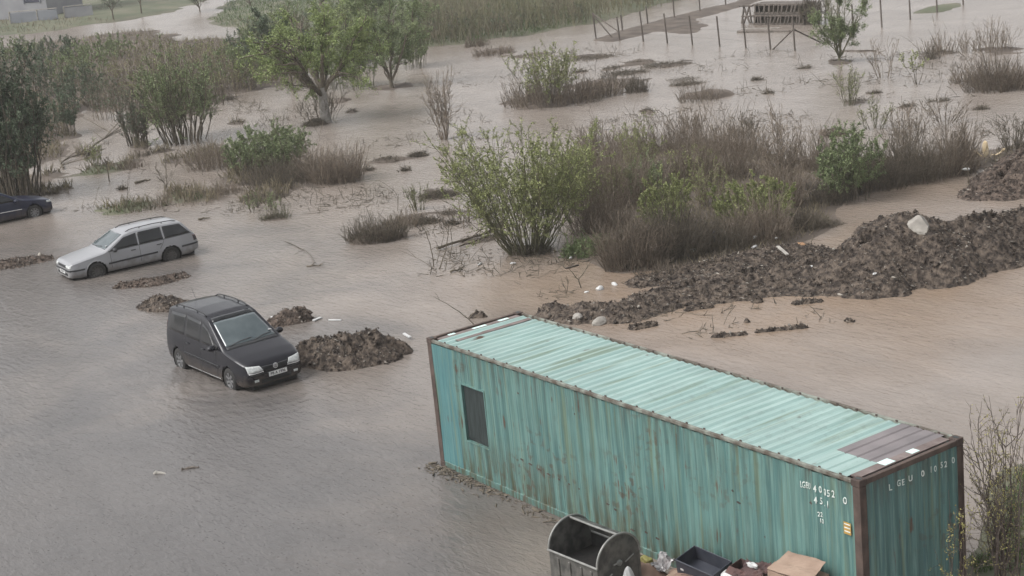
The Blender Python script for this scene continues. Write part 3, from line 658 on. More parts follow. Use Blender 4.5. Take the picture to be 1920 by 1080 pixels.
# ------------------------------------------------------------------ cars
m_tyre = pm('tyre_rubber', (0.018, 0.018, 0.018), (0.030, 0.028, 0.026), 20, 0.8)
m_arch = pm('wheel_arch_lining', (0.012, 0.012, 0.012), (0.018, 0.018, 0.018), 20, 0.9)
m_alloy = pm('wheel_silver', (0.24, 0.24, 0.245), (0.15, 0.15, 0.15), 15, 0.4, metal=0.4)
m_glass = pm('tinted_car_glass', (0.005, 0.006, 0.007), (0.012, 0.013, 0.015), 3, 0.08, spec=0.5)
m_wind = pm('windscreen_glass', (0.040, 0.056, 0.062), (0.075, 0.095, 0.100), 1.5, 0.06, spec=0.9)  # sky reflection and dash paleness are put into the base colour
m_trim = pm('black_car_trim', (0.020, 0.021, 0.023), (0.030, 0.031, 0.034), 10, 0.6)
m_chrome = pm('bright_trim', (0.62, 0.62, 0.62), (0.5, 0.5, 0.5), 10, 0.25, metal=0.6)
m_lamp = pm('headlamp_glass', (0.55, 0.56, 0.55), (0.36, 0.38, 0.37), 18, 0.12, spec=0.8)
m_tail = pm('tail_lamp_red', (0.12, 0.012, 0.012), (0.08, 0.010, 0.012), 10, 0.2)
m_plate = pm('number_plate_white', (0.62, 0.62, 0.60), (0.52, 0.52, 0.52), 10, 0.5)
def paint(name, c, rough=0.28, dirt=0.25):
    m = pm(name, c, tuple(v*(1-dirt)+0.10*dirt for v in c), 1.3, rough, spec=0.3); N = m.node_tree.nodes['Principled BSDF']
    nd, lk = m.node_tree.nodes, m.node_tree.links; old = N.inputs['Base Color'].links[0].from_socket
    tc = nd.new('ShaderNodeTexCoord'); sp = nd.new('ShaderNodeSeparateXYZ'); lk.new(tc.outputs['Object'], sp.inputs[0]); nz = nd.new('ShaderNodeTexNoise'); nz.inputs['Scale'].default_value = 5; nz.inputs['Detail'].default_value = 7; lk.new(tc.outputs['Object'], nz.inputs['Vector'])
    ad = nd.new('ShaderNodeMath'); ad.operation = 'MULTIPLY_ADD'; ad.inputs[1].default_value = -.7; lk.new(nz.outputs[0], ad.inputs[0]); lk.new(sp.outputs[2], ad.inputs[2])
    mr = nd.new('ShaderNodeMapRange'); mr.inputs[1].default_value = -.12; mr.inputs[2].default_value = .22; mr.inputs[3].default_value = .6; mr.inputs[4].default_value = 0.0; lk.new(ad.outputs[0], mr.inputs[0])
    mx = nd.new('ShaderNodeMix'); mx.data_type = 'RGBA'; lk.new(mr.outputs[0], mx.inputs[0]); lk.new(old, mx.inputs[6]); mx.inputs[7].default_value = (.085, .068, .055, 1); lk.new(mx.outputs[2], N.inputs['Base Color'])
    N.inputs['Coat Weight'].default_value = 0.25; N.inputs['Coat Roughness'].default_value = 0.12; return m
def smooth_fn(tab, sg):
    xs_ = np.array([t[0] for t in tab]); ys_ = np.array([t[1] for t in tab]); fine = np.linspace(xs_[0], xs_[-1], 400); v = np.interp(fine, xs_, ys_)
    k = max(1, int(sg/(fine[1]-fine[0]))); ker = np.hanning(2*k+3)[1:-1]; ker /= ker.sum()
    pv_ = np.concatenate([2*v[0]-v[k:0:-1], v, 2*v[-1]-v[-2:-k-2:-1]]); v2 = np.convolve(pv_, ker, 'valid')
    return lambda s: np.interp(s, fine, v2[:400])
def cr_ring(P, sub=5):
    P = np.array(P); n = len(P); out = []
    for i in range(n-1):
        p0, p1, p2, p3 = P[max(i-1, 0)], P[i], P[i+1], P[min(i+2, n-1)]
        for k in range(sub):
            t = k/sub; a = 0.5*((2*p1)+(-p0+p2)*t+(2*p0-5*p1+4*p2-p3)*t*t+(-p0+3*p1-3*p2+p3)*t**3); lin = p1*(1-t)+p2*t
            out.append(a*.6+lin*.4)
    out.append(P[-1]); return np.array(out)
class Car:
    def __init__(s, name, sp, loc, rz, label, mat):
        s.sp = sp; s.x0 = sp['wb']/2+sp['fo']; s.mat = mat
        s.root = empty(name, loc, rz, label, 'car')
        L_ = sp['wb']+sp['fo']+sp['ro']; s.L = L_
        zt, zb, zl, w = (smooth_fn(sp[k], sp.get('sm', .08)) for k in ('top', 'belt', 'low', 'w'))
        s.zt, s.zb, s.w = zt, zb, w
        ss = np.concatenate([[0, .012, .03, .06], np.arange(.095, L_-.08, .034), [L_-.06, L_-.03, L_-.01, L_]])
        rings = []
        for q in ss:
            W_, T, B_, Z0 = float(w(q)), float(zt(q)), float(zb(q)), float(zl(q)); B_ = min(B_, T-.05)
            wb_ = W_-.035; wr = wb_-(T-.06-B_)*sp['tumble']; e = min(1, min(q, L_-q)/.10); e = .93+.07*math.sqrt(e)
            P = [(0, Z0), (W_*.86, Z0), (W_*.97, Z0+.07), (W_, (Z0+B_)/2), (wb_, B_), (wr, T-.055), (wr-.09, T-.012), (wr*.5, T+.012), (0, T+.02)]
            P = [(a*e, b_) for a, b_ in P]; rings.append(cr_ring(P))
        R = np.array(rings); n, k, _ = R.shape; X_ = s.x0-ss
        left = np.stack([np.repeat(X_[:, None], k, 1), R[:, :, 0], R[:, :, 1]], 2)
        right = left[:, 1:-1][:, ::-1].copy(); right[:, :, 1] *= -1
        A = np.concatenate([left, right], 1); m_ = A.shape[1]; V = A.reshape(-1, 3).copy()
        ra = sp['ra']
        for cxx in (sp['wb']/2, -sp['wb']/2):
            d = np.hypot(V[:, 0]-cxx, V[:, 2]-sp['wr']); sel = (abs(V[:, 1]) > .5) & (abs(d-ra) < .022)
            f = ra/np.maximum(d, 1e-6); V[sel, 0] = cxx+(V[sel, 0]-cxx)*f[sel]; V[sel, 2] = sp['wr']+(V[sel, 2]-sp['wr'])*f[sel]
        F = []
        for i in range(n-1):
            for j in range(m_): F.append((i*m_+j, i*m_+(j+1) % m_, (i+1)*m_+(j+1) % m_, (i+1)*m_+j))
        F = np.array(F); cen = V[F].mean(1); keep = np.ones(len(F), bool)
        for cxx in (sp['wb']/2, -sp['wb']/2): keep &= ~((abs(cen[:, 1]) > .52) & (np.hypot(cen[:, 0]-cxx, cen[:, 2]-sp['wr']) < ra-.004))
        full = [tuple(f) for f in F]; fl = [tuple(f) for f in F[keep]]+[tuple(range(m_))[::-1], tuple((n-1)*m_+j for j in range(m_))]
        s.bvh = BVHTree.FromPolygons([tuple(v) for v in V], full+[tuple(range(m_)), tuple((n-1)*m_+j for j in range(m_))])
        me = bpy.data.meshes.new('body'); me.from_pydata(V.tolist(), [], fl); me.validate()
        for p in me.polygons: p.use_smooth = len(p.vertices) == 4
        s.body = link('body', me, mat, s.root)
        lin = MB()
        for cxx in (sp['wb']/2, -sp['wb']/2):
            for sg in (1, -1):
                lin.lathe([(ra-.002, sg*.50), (ra-.002, sg*(float(w(s.x0-cxx))-.03))], 28, 'y', Matrix.Translation((cxx, 0, sp['wr'])))
                lin.lathe([(.001, sg*.50), (ra, sg*.50)], 28, 'y', Matrix.Translation((cxx, 0, sp['wr'])))
        # keep only the lining above the sill line
        for v in list(lin.bm.verts):
            if v.co.z < .12: v.co.z = .12
        lin.build('wheel_arch', m_arch, s.root)
        MB().box(-s.x0+s.L*.0+.4-s.L+s.x0*2-.0 if False else s.x0-s.L+.15, s.x0-.12, -.62, .62, .15, .34).build('underbody', m_arch, s.root)
    def P(s, view, a, b):
        if view in ('l', 'r'):
            sg = 1 if view == 'l' else -1; o, d = Vector((s.x0-a, sg*3, b)), Vector((0, -sg, 0))
        elif view == 'f': o, d = Vector((6, a, b)), Vector((-1, 0, 0))
        elif view == 'b': o, d = Vector((-6, a, b)), Vector((1, 0, 0))
        else: o, d = Vector((s.x0-a, b, 4)), Vector((0, 0, -1))
        h = s.bvh.ray_cast(o, d)
        if h[0] is None: return None
        nrm = h[1] if h[1].dot(d) < 0 else -h[1]
        return h[0], nrm
    def patch(s, name, view, bot, top, mat, off=.006, nu=16, nv=6, parent=None, th=.006, smooth=True):
        """surface piece between two polylines drawn in a side ('l','r'), front, back or top view"""
        def rs(pl, n):
            pl = np.array(pl, float); c = np.concatenate([[0], np.cumsum(np.hypot(*np.diff(pl, axis=0).T))]); t = np.linspace(0, c[-1], n+1)
            return np.stack([np.interp(t, c, pl[:, 0]), np.interp(t, c, pl[:, 1])], 1)
        a, b_ = rs(bot, nu), rs(top, nu); V = []; last = None
        for j in range(nv+1):
            for i in range(nu+1):
                q = a[i]*(1-j/nv)+b_[i]*j/nv; h = s.P(view, q[0], q[1])
                if h is None: h = last
                if h is None: h = (Vector((0, 0, 1)), Vector((0, 0, 1)))
                last = h; V.append(h[0]+h[1]*off)
        F = [(j*(nu+1)+i, j*(nu+1)+i+1, (j+1)*(nu+1)+i+1, (j+1)*(nu+1)+i) for j in range(nv) for i in range(nu)]
        me = bpy.data.meshes.new(name); me.from_pydata(V, [], F)
        if smooth:
            for p in me.polygons: p.use_smooth = True
        o = link(name, me, mat, parent or s.root); bm = bmesh.new(); bm.from_mesh(me); bmesh.ops.recalc_face_normals(bm, faces=bm.faces[:]); 
        f0 = bm.faces[:][len(bm.faces)//2]; h = s.bvh.find_nearest(f0.calc_center_median())
        if (f0.calc_center_median()-h[0]).dot(f0.normal) < 0: bmesh.ops.reverse_faces(bm, faces=bm.faces[:])
        bm.to_mesh(me); bm.free(); m_ = o.modifiers.new('thick', 'SOLIDIFY'); m_.thickness = th; m_.offset = -1
        return o
    def line(s, name, view, pts, wd, mat, off=.004, parent=None):
        p = np.array(pts, float); d = np.gradient(p, axis=0); nn = np.stack([-d[:, 1], d[:, 0]], 1); nn /= np.linalg.norm(nn, axis=1)[:, None]+1e-9
        return s.patch(name, view, p-nn*wd/2, p+nn*wd/2, mat, off, 24, 1, parent, .004)
    def wheels(s, hub, m_alloy=m_alloy):
        sp = s.sp; R = sp['wr']
        for cxx in (sp['wb']/2, -sp['wb']/2):
            for sg in (1, -1):
                T = Matrix.Translation((cxx, sg*(float(s.w(s.x0-cxx))-.125), R))
                e = bpy.data.objects.new('wheel', None); C.objects.link(e); e.parent = s.root
                t = MB(); t.lathe([(R*.62, .10), (R*.72, .112), (R*.93, .105), (R, .075), (R, -.075), (R*.93, -.1), (R*.62, -.10)], 32, 'y', T); t.build('tyre', m_tyre, e, True)
                h = MB(); h.lathe([(.001, sg*.060), (R*.16, sg*.068), (R*.18, sg*.05), (R*.55, sg*.045), (R*.60, sg*.09), (R*.64, sg*.098), (R*.655, sg*.09), (R*.655, -sg*.06)], 32, 'y', T)
                for k in range(hub):
                    a = 2*math.pi*k/hub; q = T @ Matrix.Rotation(a, 4, 'Y')
                    h.prism([(.04, sg*.082, -.022), (R*.60, sg*.097, -.034), (R*.60, sg*.097, .034), (.04, sg*.082, .022)], (0, -sg*.02, 0), q)
                h.build('rim', m_alloy, e)
                g = MB()
                for k in range(hub):
                    a = 2*math.pi*(k+.5)/hub; q = T @ Matrix.Rotation(a, 4, 'Y')
                    g.prism([(R*.22, sg*.0555, -.015), (R*.52, sg*.0525, -.038), (R*.52, sg*.0525, .038), (R*.22, sg*.0555, .015)], (0, -sg*.004, 0), q)
                g.build('rim_gap', m_arch, e)
def mirror(car, sg, x, z, y, mat):
    m_ = MB(); bm = m_.bm; bmesh.ops.create_icosphere(bm, subdivisions=3, radius=1.0)
    for v in bm.verts: v.co = Vector((x+v.co.x*.07-(.02 if v.co.x < 0 else 0), sg*(y+.11+v.co.y*.11), z+v.co.z*.075))
    o = m_.build('mirror', mat, car.root, True)
    MB().tube([(x, sg*(y-.05), z-.05), (x, sg*(y+.06), z-.03)], .02, 6).build('mirror_arm', m_trim, o); return o
def rails(car, x0, x1, ysc, h, mat, n=3, tag_='roof_rail'):
    for sg in (1, -1):
        pts = []
        for t in np.linspace(0, 1, 14):
            s_ = x0+(x1-x0)*t; p, nn = car.P('t', s_, sg*ysc*(float(car.w(s_)))); up = h*min(1, min(t, 1-t)/.10)
            pts.append(p+Vector((0, 0, up+.004)))
        o = MB().tube(pts, .015, 8).build(tag_, mat, car.root, True)
        for t in np.linspace(.28, .72, n-1):
            s_ = x0+(x1-x0)*t; p, nn = car.P('t', s_, sg*ysc*(float(car.w(s_)))); MB().tube([p-Vector((0, 0, .01)), p+Vector((0, 0, h))], .017, 8).build('rail_foot', mat, o)

# --- black people carrier facing the viewer
mpv = Car('people_carrier', dict(wb=2.84, fo=.88, ro=.91, wr=.315, ra=.372, tumble=.31, sm=.06,
    top=[(0, .66), (.04, .74), (.12, .81), (.5, .92), (1.02, 1.03), (1.10, 1.06), (2.02, 1.60), (2.3, 1.68), (3.0, 1.715), (3.8, 1.69), (4.25, 1.63), (4.40, 1.55), (4.52, 1.05), (4.60, .80), (4.63, .7)],
    belt=[(0, .58), (.12, .70), (.5, .82), (1.1, .95), (2, .99), (4.2, 1.04), (4.45, .95), (4.63, .62)],
    low=[(0, .27), (.3, .22), (4.2, .24), (4.63, .36)],
    w=[(0, .70), (.06, .77), (.2, .84), (.5, .89), (.9, .905), (3.9, .905), (4.35, .87), (4.63, .76)]), (-10.83, .44, -.12), math.radians(1.5),
    'black people carrier with roof rails standing in flood water beside a mud heap', paint('black_paint', (0.006, 0.006, 0.010), .26, .01))
c = mpv
c.patch('windscreen', 't', [(1.14, -.72), (1.10, 0), (1.14, .72)], [(1.93, -.60), (1.90, 0), (1.93, .60)], m_wind, .006, 20, 12)
c.patch('windscreen_band', 't', [(1.935, -.60), (1.905, 0), (1.935, .60)], [(2.10, -.57), (2.07, 0), (2.10, .57)], m_glass, .006, 20, 3)
c.patch('wiper_cowl', 't', [(1.03, -.74), (.99, 0), (1.03, .74)], [(1.13, -.73), (1.09, 0), (1.13, .73)], m_trim, .007, 20, 2)
for (a, b_) in (((1.12, -.62), (1.20, .05)), ((1.10, .10), (1.22, .62))): c.line('wiper', 't', [a, ((a[0]+b_[0])/2+.02, (a[1]+b_[1])/2), b_], .022, m_trim, .016)
for sg, v in ((1, 'l'), (-1, 'r')):
    c.patch('side_window', v, [(1.52, 1.03), (2.28, 1.04)], [(1.98, 1.40), (2.30, 1.52)], m_glass, .004, 14, 6)
    c.patch('side_window', v, [(2.36, 1.04), (3.18, 1.06)], [(2.38, 1.53), (3.18, 1.57)], m_glass, .004, 14, 6)
    c.patch('side_window', v, [(3.26, 1.06), (4.18, 1.09)], [(3.26, 1.57), (4.10, 1.54)], m_glass, .004, 14, 6)
    c.patch('quarter_window', v, [(1.22, 1.03), (1.48, 1.03)], [(1.60, 1.17), (1.88, 1.32)], m_glass, .004, 8, 4)
    for x in (1.46, 2.32, 3.22): c.line('door_seam', v, [(x, .32), (x, .7), (x+(.03 if x < 2 else 0), 1.02)], .012, m_arch, .002)
    c.line('side_moulding', v, [(1.32, .60), (2.4, .62), (3.28, .63)], .05, m_trim, .010)
    c.line('sill_strip', v, [(1.36, .268), (2.3, .262), (3.24, .270)], .035, m_chrome, .012)
    for x in (2.16, 3.02):
        p, nn = c.P(v, x, .90); MB().box(p.x-.08, p.x+.08, min(p.y, p.y+sg*.03), max(p.y, p.y+sg*.03), p.z-.013, p.z+.013, bev=.005).build('door_handle', m_trim, c.root)
    mirror(c, sg, c.x0-1.42, 1.06, .88, s_m if False else c.mat)
for sg in (1, -1):
    o = c.patch('headlight', 'f', [(sg*.34, .615), (sg*.74, .60)], [(sg*.42, .735), (sg*.76, .77)], m_lamp, .008, 14, 5)
    c.patch('headlight_strip', 'f', [(sg*.34, .575), (sg*.72, .565)], [(sg*.34, .600), (sg*.74, .592)], m_chrome, .010, 14, 1, o)
    c.patch('fog_light', 'f', [(sg*.50, .36), (sg*.62, .36)], [(sg*.50, .42), (sg*.62, .42)], m_lamp, .006, 4, 3)
    c.patch('tail_light', 'b', [(sg*.66, .85), (sg*.78, .85)], [(sg*.66, 1.25), (sg*.74, 1.25)], m_tail, .008, 4, 6)
gr = c.patch('grille', 'f', [(-.32, .585), (0, .575), (.32, .585)], [(-.38, .715), (0, .70), (.38, .715)], m_trim, .006, 16, 4)
for z in (.60, .625, .65, .675): c.line('grille_bar', 'f', [(-.33, z+.005), (0, z), (.33, z+.005)], .008, m_arch, .012, gr)
c.line('bumper_line', 'f', [(-.70, .545), (-.4, .54), (0, .535), (.4, .54), (.70, .545)], .018, m_trim, .012)
c.patch('lower_grille', 'f', [(-.42, .30), (.42, .30)], [(-.42, .40), (.42, .40)], m_arch, .005, 10, 3)
em = c.patch('badge', 'f', [(-.075, .625), (.075, .625)], [(-.07, .64), (.07, .64)], m_chrome, .01, 4, 1)
bpy.data.objects.remove(em)
p, nn = c.P('f', 0, .655); em = MB()
em.lathe([(.001, 0), (.068, 0), (.068, .012), (.058, .016), (.001, .012)], 24, 'x', Matrix.Translation((p.x+.012, 0, .655))); em = em.build('badge', pm('badge_silver', (.5, .5, .5), (.42, .42, .43), 10, .3, metal=.3), c.root)
bd = MB(); T = Matrix.Translation((p.x+.0265, 0, .655))
for (y0, z0, y1, z1) in ((-.030, .045, 0, .004), (.030, .045, 0, .004), (-.048, .022, -.022, -.044), (-.022, -.044, 0, -.006), (0, -.006, .022, -.044), (.022, -.044, .048, .022)):
    bd.tube([T @ Vector((0, y0, z0)), T @ Vector((0, y1, z1))], .006, 5)
bd.build('badge_emblem', m_trim, em)
def nplate(car, s_, z, y0, txt, view='f'):
    sg = 1 if view == 'f' else -1
    p, nn = car.P(view, y0, z); x = p.x+sg*.012
    pl_ = MB().box(x-.004, x+.004, y0-.26, y0+.26, z-.055, z+.055, bev=.002).build('number_plate', m_plate, car.root)
    cu = bpy.data.curves.new('t', 'FONT'); cu.body = txt; cu.size = .10; cu.offset = .002; cu.align_x = 'CENTER'; cu.align_y = 'CENTER'
    to = bpy.data.objects.new('t', cu); C.objects.link(to); bpy.context.view_layer.update()
    me = bpy.data.meshes.new_from_object(to.evaluated_get(bpy.context.evaluated_depsgraph_get())); bpy.data.objects.remove(to)
    for v in me.vertices:
        a, b_ = v.co.x, v.co.y; v.co = Vector((x+sg*.0055, y0+sg*a, z+b_))
    me.name = 'plate_number'; o = link('plate_number', me, m_trim, pl_); s2 = o.modifiers.new('t', 'SOLIDIFY'); s2.thickness = .002
nplate(c, 0, .475, .05, 'PB A 1996')
rails(c, 2.25, 4.05, .66, .045, m_trim)
MB().tube([(c.x0-4.0, .0, 1.70), (c.x0-4.06, 0, 1.74), (c.x0-4.22, 0, 1.98)], .008, 6, .004).build('antenna', m_trim, c.root)
MB().box(c.x0-1.31, c.x0-1.24, .60, .68, 1.19, 1.20, Matrix.Identity(4)).build('windscreen_sticker', M['white'], c.root)
c.wheels(7)
_mv = G(430, 731)-G(430, 720); c.root.location.x += _mv[0]; c.root.location.y += _mv[1]; c.root.scale = (1.02, 1.02, 1.06)

# --- silver estate car
est = Car('estate_car', dict(wb=2.62, fo=.90, ro=1.05, wr=.30, ra=.365, tumble=.34, sm=.05,
    top=[(0, .60), (.03, .68), (.10, .73), (.6, .82), (1.20, .90), (1.27, .93), (2.0, 1.33), (2.25, 1.385), (3.1, 1.41), (3.9, 1.385), (4.08, 1.34), (4.42, .93), (4.50, .88), (4.57, .60)],
    belt=[(0, .54), (.1, .65), (.6, .74), (1.3, .85), (2, .875), (4.2, .92), (4.45, .82), (4.57, .54)],
    low=[(0, .24), (.3, .20), (4.2, .22), (4.57, .34)],
    w=[(0, .70), (.05, .77), (.2, .81), (.6, .84), (1, .85), (3.9, .85), (4.35, .82), (4.57, .76)]), (-25.05, 3.35, -.17), math.radians(-93.0),
    'silver estate car with roof rails parked in flood water', paint('silver_paint', (0.265, 0.268, 0.280), .30, .10))
c = est
c.patch('windscreen', 't', [(1.31, -.66), (1.27, 0), (1.31, .66)], [(1.99, -.55), (1.95, 0), (1.99, .55)], m_wind, .006, 20, 12)
c.line('wiper', 't', [(1.29, -.5), (1.32, 0), (1.36, .3)], .02, m_trim, .014)
for sg, v in ((1, 'l'), (-1, 'r')):
    c.patch('side_window', v, [(1.42, .90), (2.42, .915)], [(1.98, 1.235), (2.43, 1.305)], m_glass, .004, 14, 6)
    c.patch('side_window', v, [(2.47, .915), (3.32, .93)], [(2.48, 1.308), (3.30, 1.325)], m_glass, .004, 14, 6)
    c.patch('side_window', v, [(3.38, .93), (4.30, .955)], [(3.36, 1.325), (3.98, 1.305)], m_glass, .004, 14, 6)
    c.line('window_surround', v, [(1.36, .885), (2.4, .90), (3.4, .915), (4.34, .94)], .022, m_trim, .006)
    for x in (1.42, 2.45, 3.34): c.line('door_seam', v, [(x, .34), (x, .6), (x, .885)] if x < 3 else [(x-.18, .62), (x-.05, .8), (x, .91)], .010, m_arch, .002)
    c.line('side_moulding', v, [(1.32, .50), (2.1, .515), (3.05, .53)], .055, m_trim, .012)
    c.line('bumper_moulding', v, [(.02, .49), (.3, .485), (.50, .49)], .05, m_trim, .012)
    c.line('bumper_moulding', v, [(3.92, .545), (4.3, .555), (4.55, .56)], .055, m_trim, .014)
    for x in (2.22, 3.14):
        p, nn = c.P(v, x, .78); MB().box(p.x-.085, p.x+.085, min(p.y, p.y+sg*.026), max(p.y, p.y+sg*.026), p.z-.013, p.z+.013, bev=.005).build('door_handle', m_trim, c.root)
    mirror(c, sg, c.x0-1.56, .92, .82, m_trim)
    for cxx in (c.x0-.90, c.x0-3.52):     # flared arch lips
        pts = []
        for a in np.linspace(math.radians(12), math.radians(168), 22):
            h = c.P(v, c.x0-(cxx+.375*math.cos(a)), .30+.375*math.sin(a))
            if h: pts.append(h[0])
        MB().tube(pts, .016, 6).build('arch_lip', c.mat, c.root, True)
for sg in (1, -1):
    c.patch('headlight', 'f', [(sg*.40, .555), (sg*.74, .555)], [(sg*.40, .655), (sg*.74, .65)], m_lamp, .008, 10, 4)
    c.patch('tail_light', 'b', [(sg*.58, .66), (sg*.80, .66)], [(sg*.58, .84), (sg*.78, .84)], m_tail, .008, 4, 4)
    c.patch('side_marker', 'l' if sg > 0 else 'r', [(4.40, .66), (4.50, .66)], [(4.38, .82), (4.46, .82)], m_trim, .008, 4, 4)
c.patch('rear_window', 'b', [(-.60, .97), (.60, .97)], [(-.52, 1.29), (.52, 1.29)], m_glass, .006, 12, 6)
gr = c.patch('grille', 'f', [(-.38, .56), (.38, .56)], [(-.38, .645), (.38, .645)], m_trim, .005, 10, 3)
c.line('front_bumper', 'f', [(-.74, .485), (-.3, .48), (.3, .48), (.74, .485)], .06, m_trim, .014)
c.patch('lower_grille', 'f', [(-.5, .30), (.5, .30)], [(-.5, .38), (.5, .38)], m_arch, .005, 10, 3)
nplate(c, 0, .40, 0, 'PB 2817')
rails(c, 2.15, 3.95, .58, .04, m_trim)
MB().box(c.x0-1.44, c.x0-1.38, .50, .60, 1.035, 1.04).build('windscreen_sticker', M['white'], c.root)
c.root.scale = (1.03, 1.02, 1.03); c.root.location.z = -.14
c.wheels(10, pm('muddy_shaded_wheel_trim', (.045, .042, .040), (.075, .07, .066), 12, .6))  # rim colour darkened for mud and for the shadow the wheels sit in

# --- dark blue car cut by the left edge
g0, g1 = G(-30, 427), G(66, 406)
hd = math.atan2(g1[1]-g0[1], g1[0]-g0[0]); dx_, dy_ = math.cos(hd), math.sin(hd)
sl_ = Car('saloon_car', dict(wb=2.58, fo=.88, ro=.90, wr=.31, ra=.37, tumble=.36, sm=.07,
    top=[(0, .58), (.04, .66), (.14, .72), (.6, .82), (1.25, .93), (1.32, .96), (2.1, 1.36), (2.5, 1.42), (3.2, 1.38), (3.8, 1.08), (4.2, 1.0), (4.36, .65)],
    belt=[(0, .52), (.1, .64), (.6, .76), (1.3, .88), (3.8, .95), (4.2, .85), (4.36, .58)], low=[(0, .24), (.3, .20), (4.0, .22), (4.36, .34)],
    w=[(0, .66), (.06, .75), (.2, .81), (.6, .86), (1, .875), (3.6, .875), (4.1, .83), (4.36, .74)]),
    (0, 0, -.13), hd, 'dark blue car at the very edge of the picture, only its nose showing', paint('dark_blue_paint', (0.010, 0.013, 0.034), .3, .03))
c = sl_
c.root.location = (g1[0]-dx_*1.29-dy_*.80*-1*(-1)*(-1), g1[1]-dy_*1.29+dx_*.80*1, -.13)
c.root.location = (g1[0]-dx_*1.29-dy_*.80, g1[1]-dy_*1.29+dx_*.80, -.13)
c.patch('windscreen', 't', [(1.38, -.66), (1.34, 0), (1.38, .66)], [(2.06, -.55), (2.02, 0), (2.06, .55)], m_wind, .006, 16, 8)
for sg, v in ((1, 'l'), (-1, 'r')):
    c.patch('side_window', v, [(1.55, .93), (2.40, .94)], [(2.05, 1.24), (2.40, 1.32)], m_glass, .004, 10, 4)
    c.patch('side_window', v, [(2.46, .94), (3.35, .97)], [(2.46, 1.32), (3.10, 1.27)], m_glass, .004, 10, 4)
    c.line('door_seam', v, [(1.45, .34), (1.45, .6), (1.48, .90)], .012, m_arch, .002)
    c.line('side_moulding', v, [(1.40, .56), (2.2, .58), (3.1, .60)], .035, m_chrome, .010)
    c.patch('headlight', 'f', [(sg*.38, .585), (sg*.73, .585)], [(sg*.42, .665), (sg*.73, .68)], m_lamp, .009, 10, 4)
    c.patch('side_lamp', v, [(.10, .60), (.30, .62)], [(.14, .67), (.30, .70)], m_lamp, .008, 6, 3)
    mirror(c, sg, c.x0-1.62, .95, .84, c.mat)
c.patch('grille', 'f', [(-.32, .56), (.32, .56)], [(-.34, .65), (.34, .65)], m_trim, .005, 8, 3)
c.wheels(8)

# ------------------------------------------------------------------ plants
def tubes(P, R, k=3):
    """P (N,K,3) centre lines, R (N,K) radii -> V, F of k-sided tapered tubes"""
    N_, K_, _ = P.shape; T = np.gradient(P, axis=1); T /= np.linalg.norm(T, axis=2, keepdims=True)+1e-9
    ref = np.where(np.abs(T[:, :1, 2:3]) > .9, np.array([1., 0, 0]), np.array([0, 0, 1.])); A = np.cross(T, np.broadcast_to(ref, T.shape))
    A /= np.linalg.norm(A, axis=2, keepdims=True)+1e-9; B = np.cross(T, A); a = np.arange(k)*2*np.pi/k
    V = P[:, :, None, :]+R[:, :, None, None]*(A[:, :, None, :]*np.cos(a)[None, None, :, None]+B[:, :, None, :]*np.sin(a)[None, None, :, None])
    V = V.reshape(-1, 3); base = (np.arange(N_)[:, None, None]*K_+np.arange(K_-1)[None, :, None])*k; j = np.arange(k)[None, None, :]; j2 = (j+1) % k
    F = np.stack([base+j, base+j2, base+k+j2, base+k+j], 3).reshape(-1, 4)
    return V, F
def curves(rng, O, D, Ln, K_=5, wob=.12, grav=0.0, up=0.0):
    """curved sticks from origins O along D with lengths Ln"""
    n = len(O); D = D/np.linalg.norm(D, axis=1, keepdims=True); t = np.linspace(0, 1, K_)
    P = O[:, None, :]+D[:, None, :]*Ln[:, None, None]*t[None, :, None]
    w = rng.normal(size=(n, 1, 3))*(t**1.5)[None, :, None]*Ln[:, None, None]*wob+rng.normal(size=(n, K_, 3))*Ln[:, None, None]*wob*.22*(t > 0)[None, :, None]
    P = P+w; P[:, :, 2] += (up-grav)*Ln[:, None]*(t**2)[None, :]
    return P
def pick(rng, P, n, lo, hi):
    """n random places on curves P: index, parameter, position, tangent"""
    i = rng.integers(0, len(P), n); t = rng.uniform(lo, hi, n); f = t*(P.shape[1]-1); a = np.clip(f.astype(int), 0, P.shape[1]-2); u = (f-a)[:, None]
    pos = P[i, a]*(1-u)+P[i, a+1]*u; tan = P[i, a+1]-P[i, a]; tan /= np.linalg.norm(tan, axis=1, keepdims=True)+1e-9
    return i, t, pos, tan
def quads(rng, C_, s, asp=.55, droop=0.0):
    n = len(C_); a = rng.normal(size=(n, 3)); a[:, 2] -= droop; a /= np.linalg.norm(a, axis=1, keepdims=True); b_ = np.cross(a, rng.normal(size=(n, 3))); b_ /= np.linalg.norm(b_, axis=1, keepdims=True)+1e-9
    s = (s*rng.uniform(.6, 1.35, n))[:, None]; c0 = C_-b_*s*asp*.5; c1 = C_+b_*s*asp*.5
    V = np.stack([C_-a*s*.1, c1+a*s*.45, C_+a*s, c0+a*s*.45], 1).reshape(-1, 3); F = np.arange(4*n).reshape(n, 4)
    return V, F
def join(parts):
    V = []; F = []; o = 0
    for v, f in parts: V.append(v); F.append(f+o); o += len(v)
    return np.concatenate(V), np.concatenate(F)
LSC, LCN = 0.62, 2.1
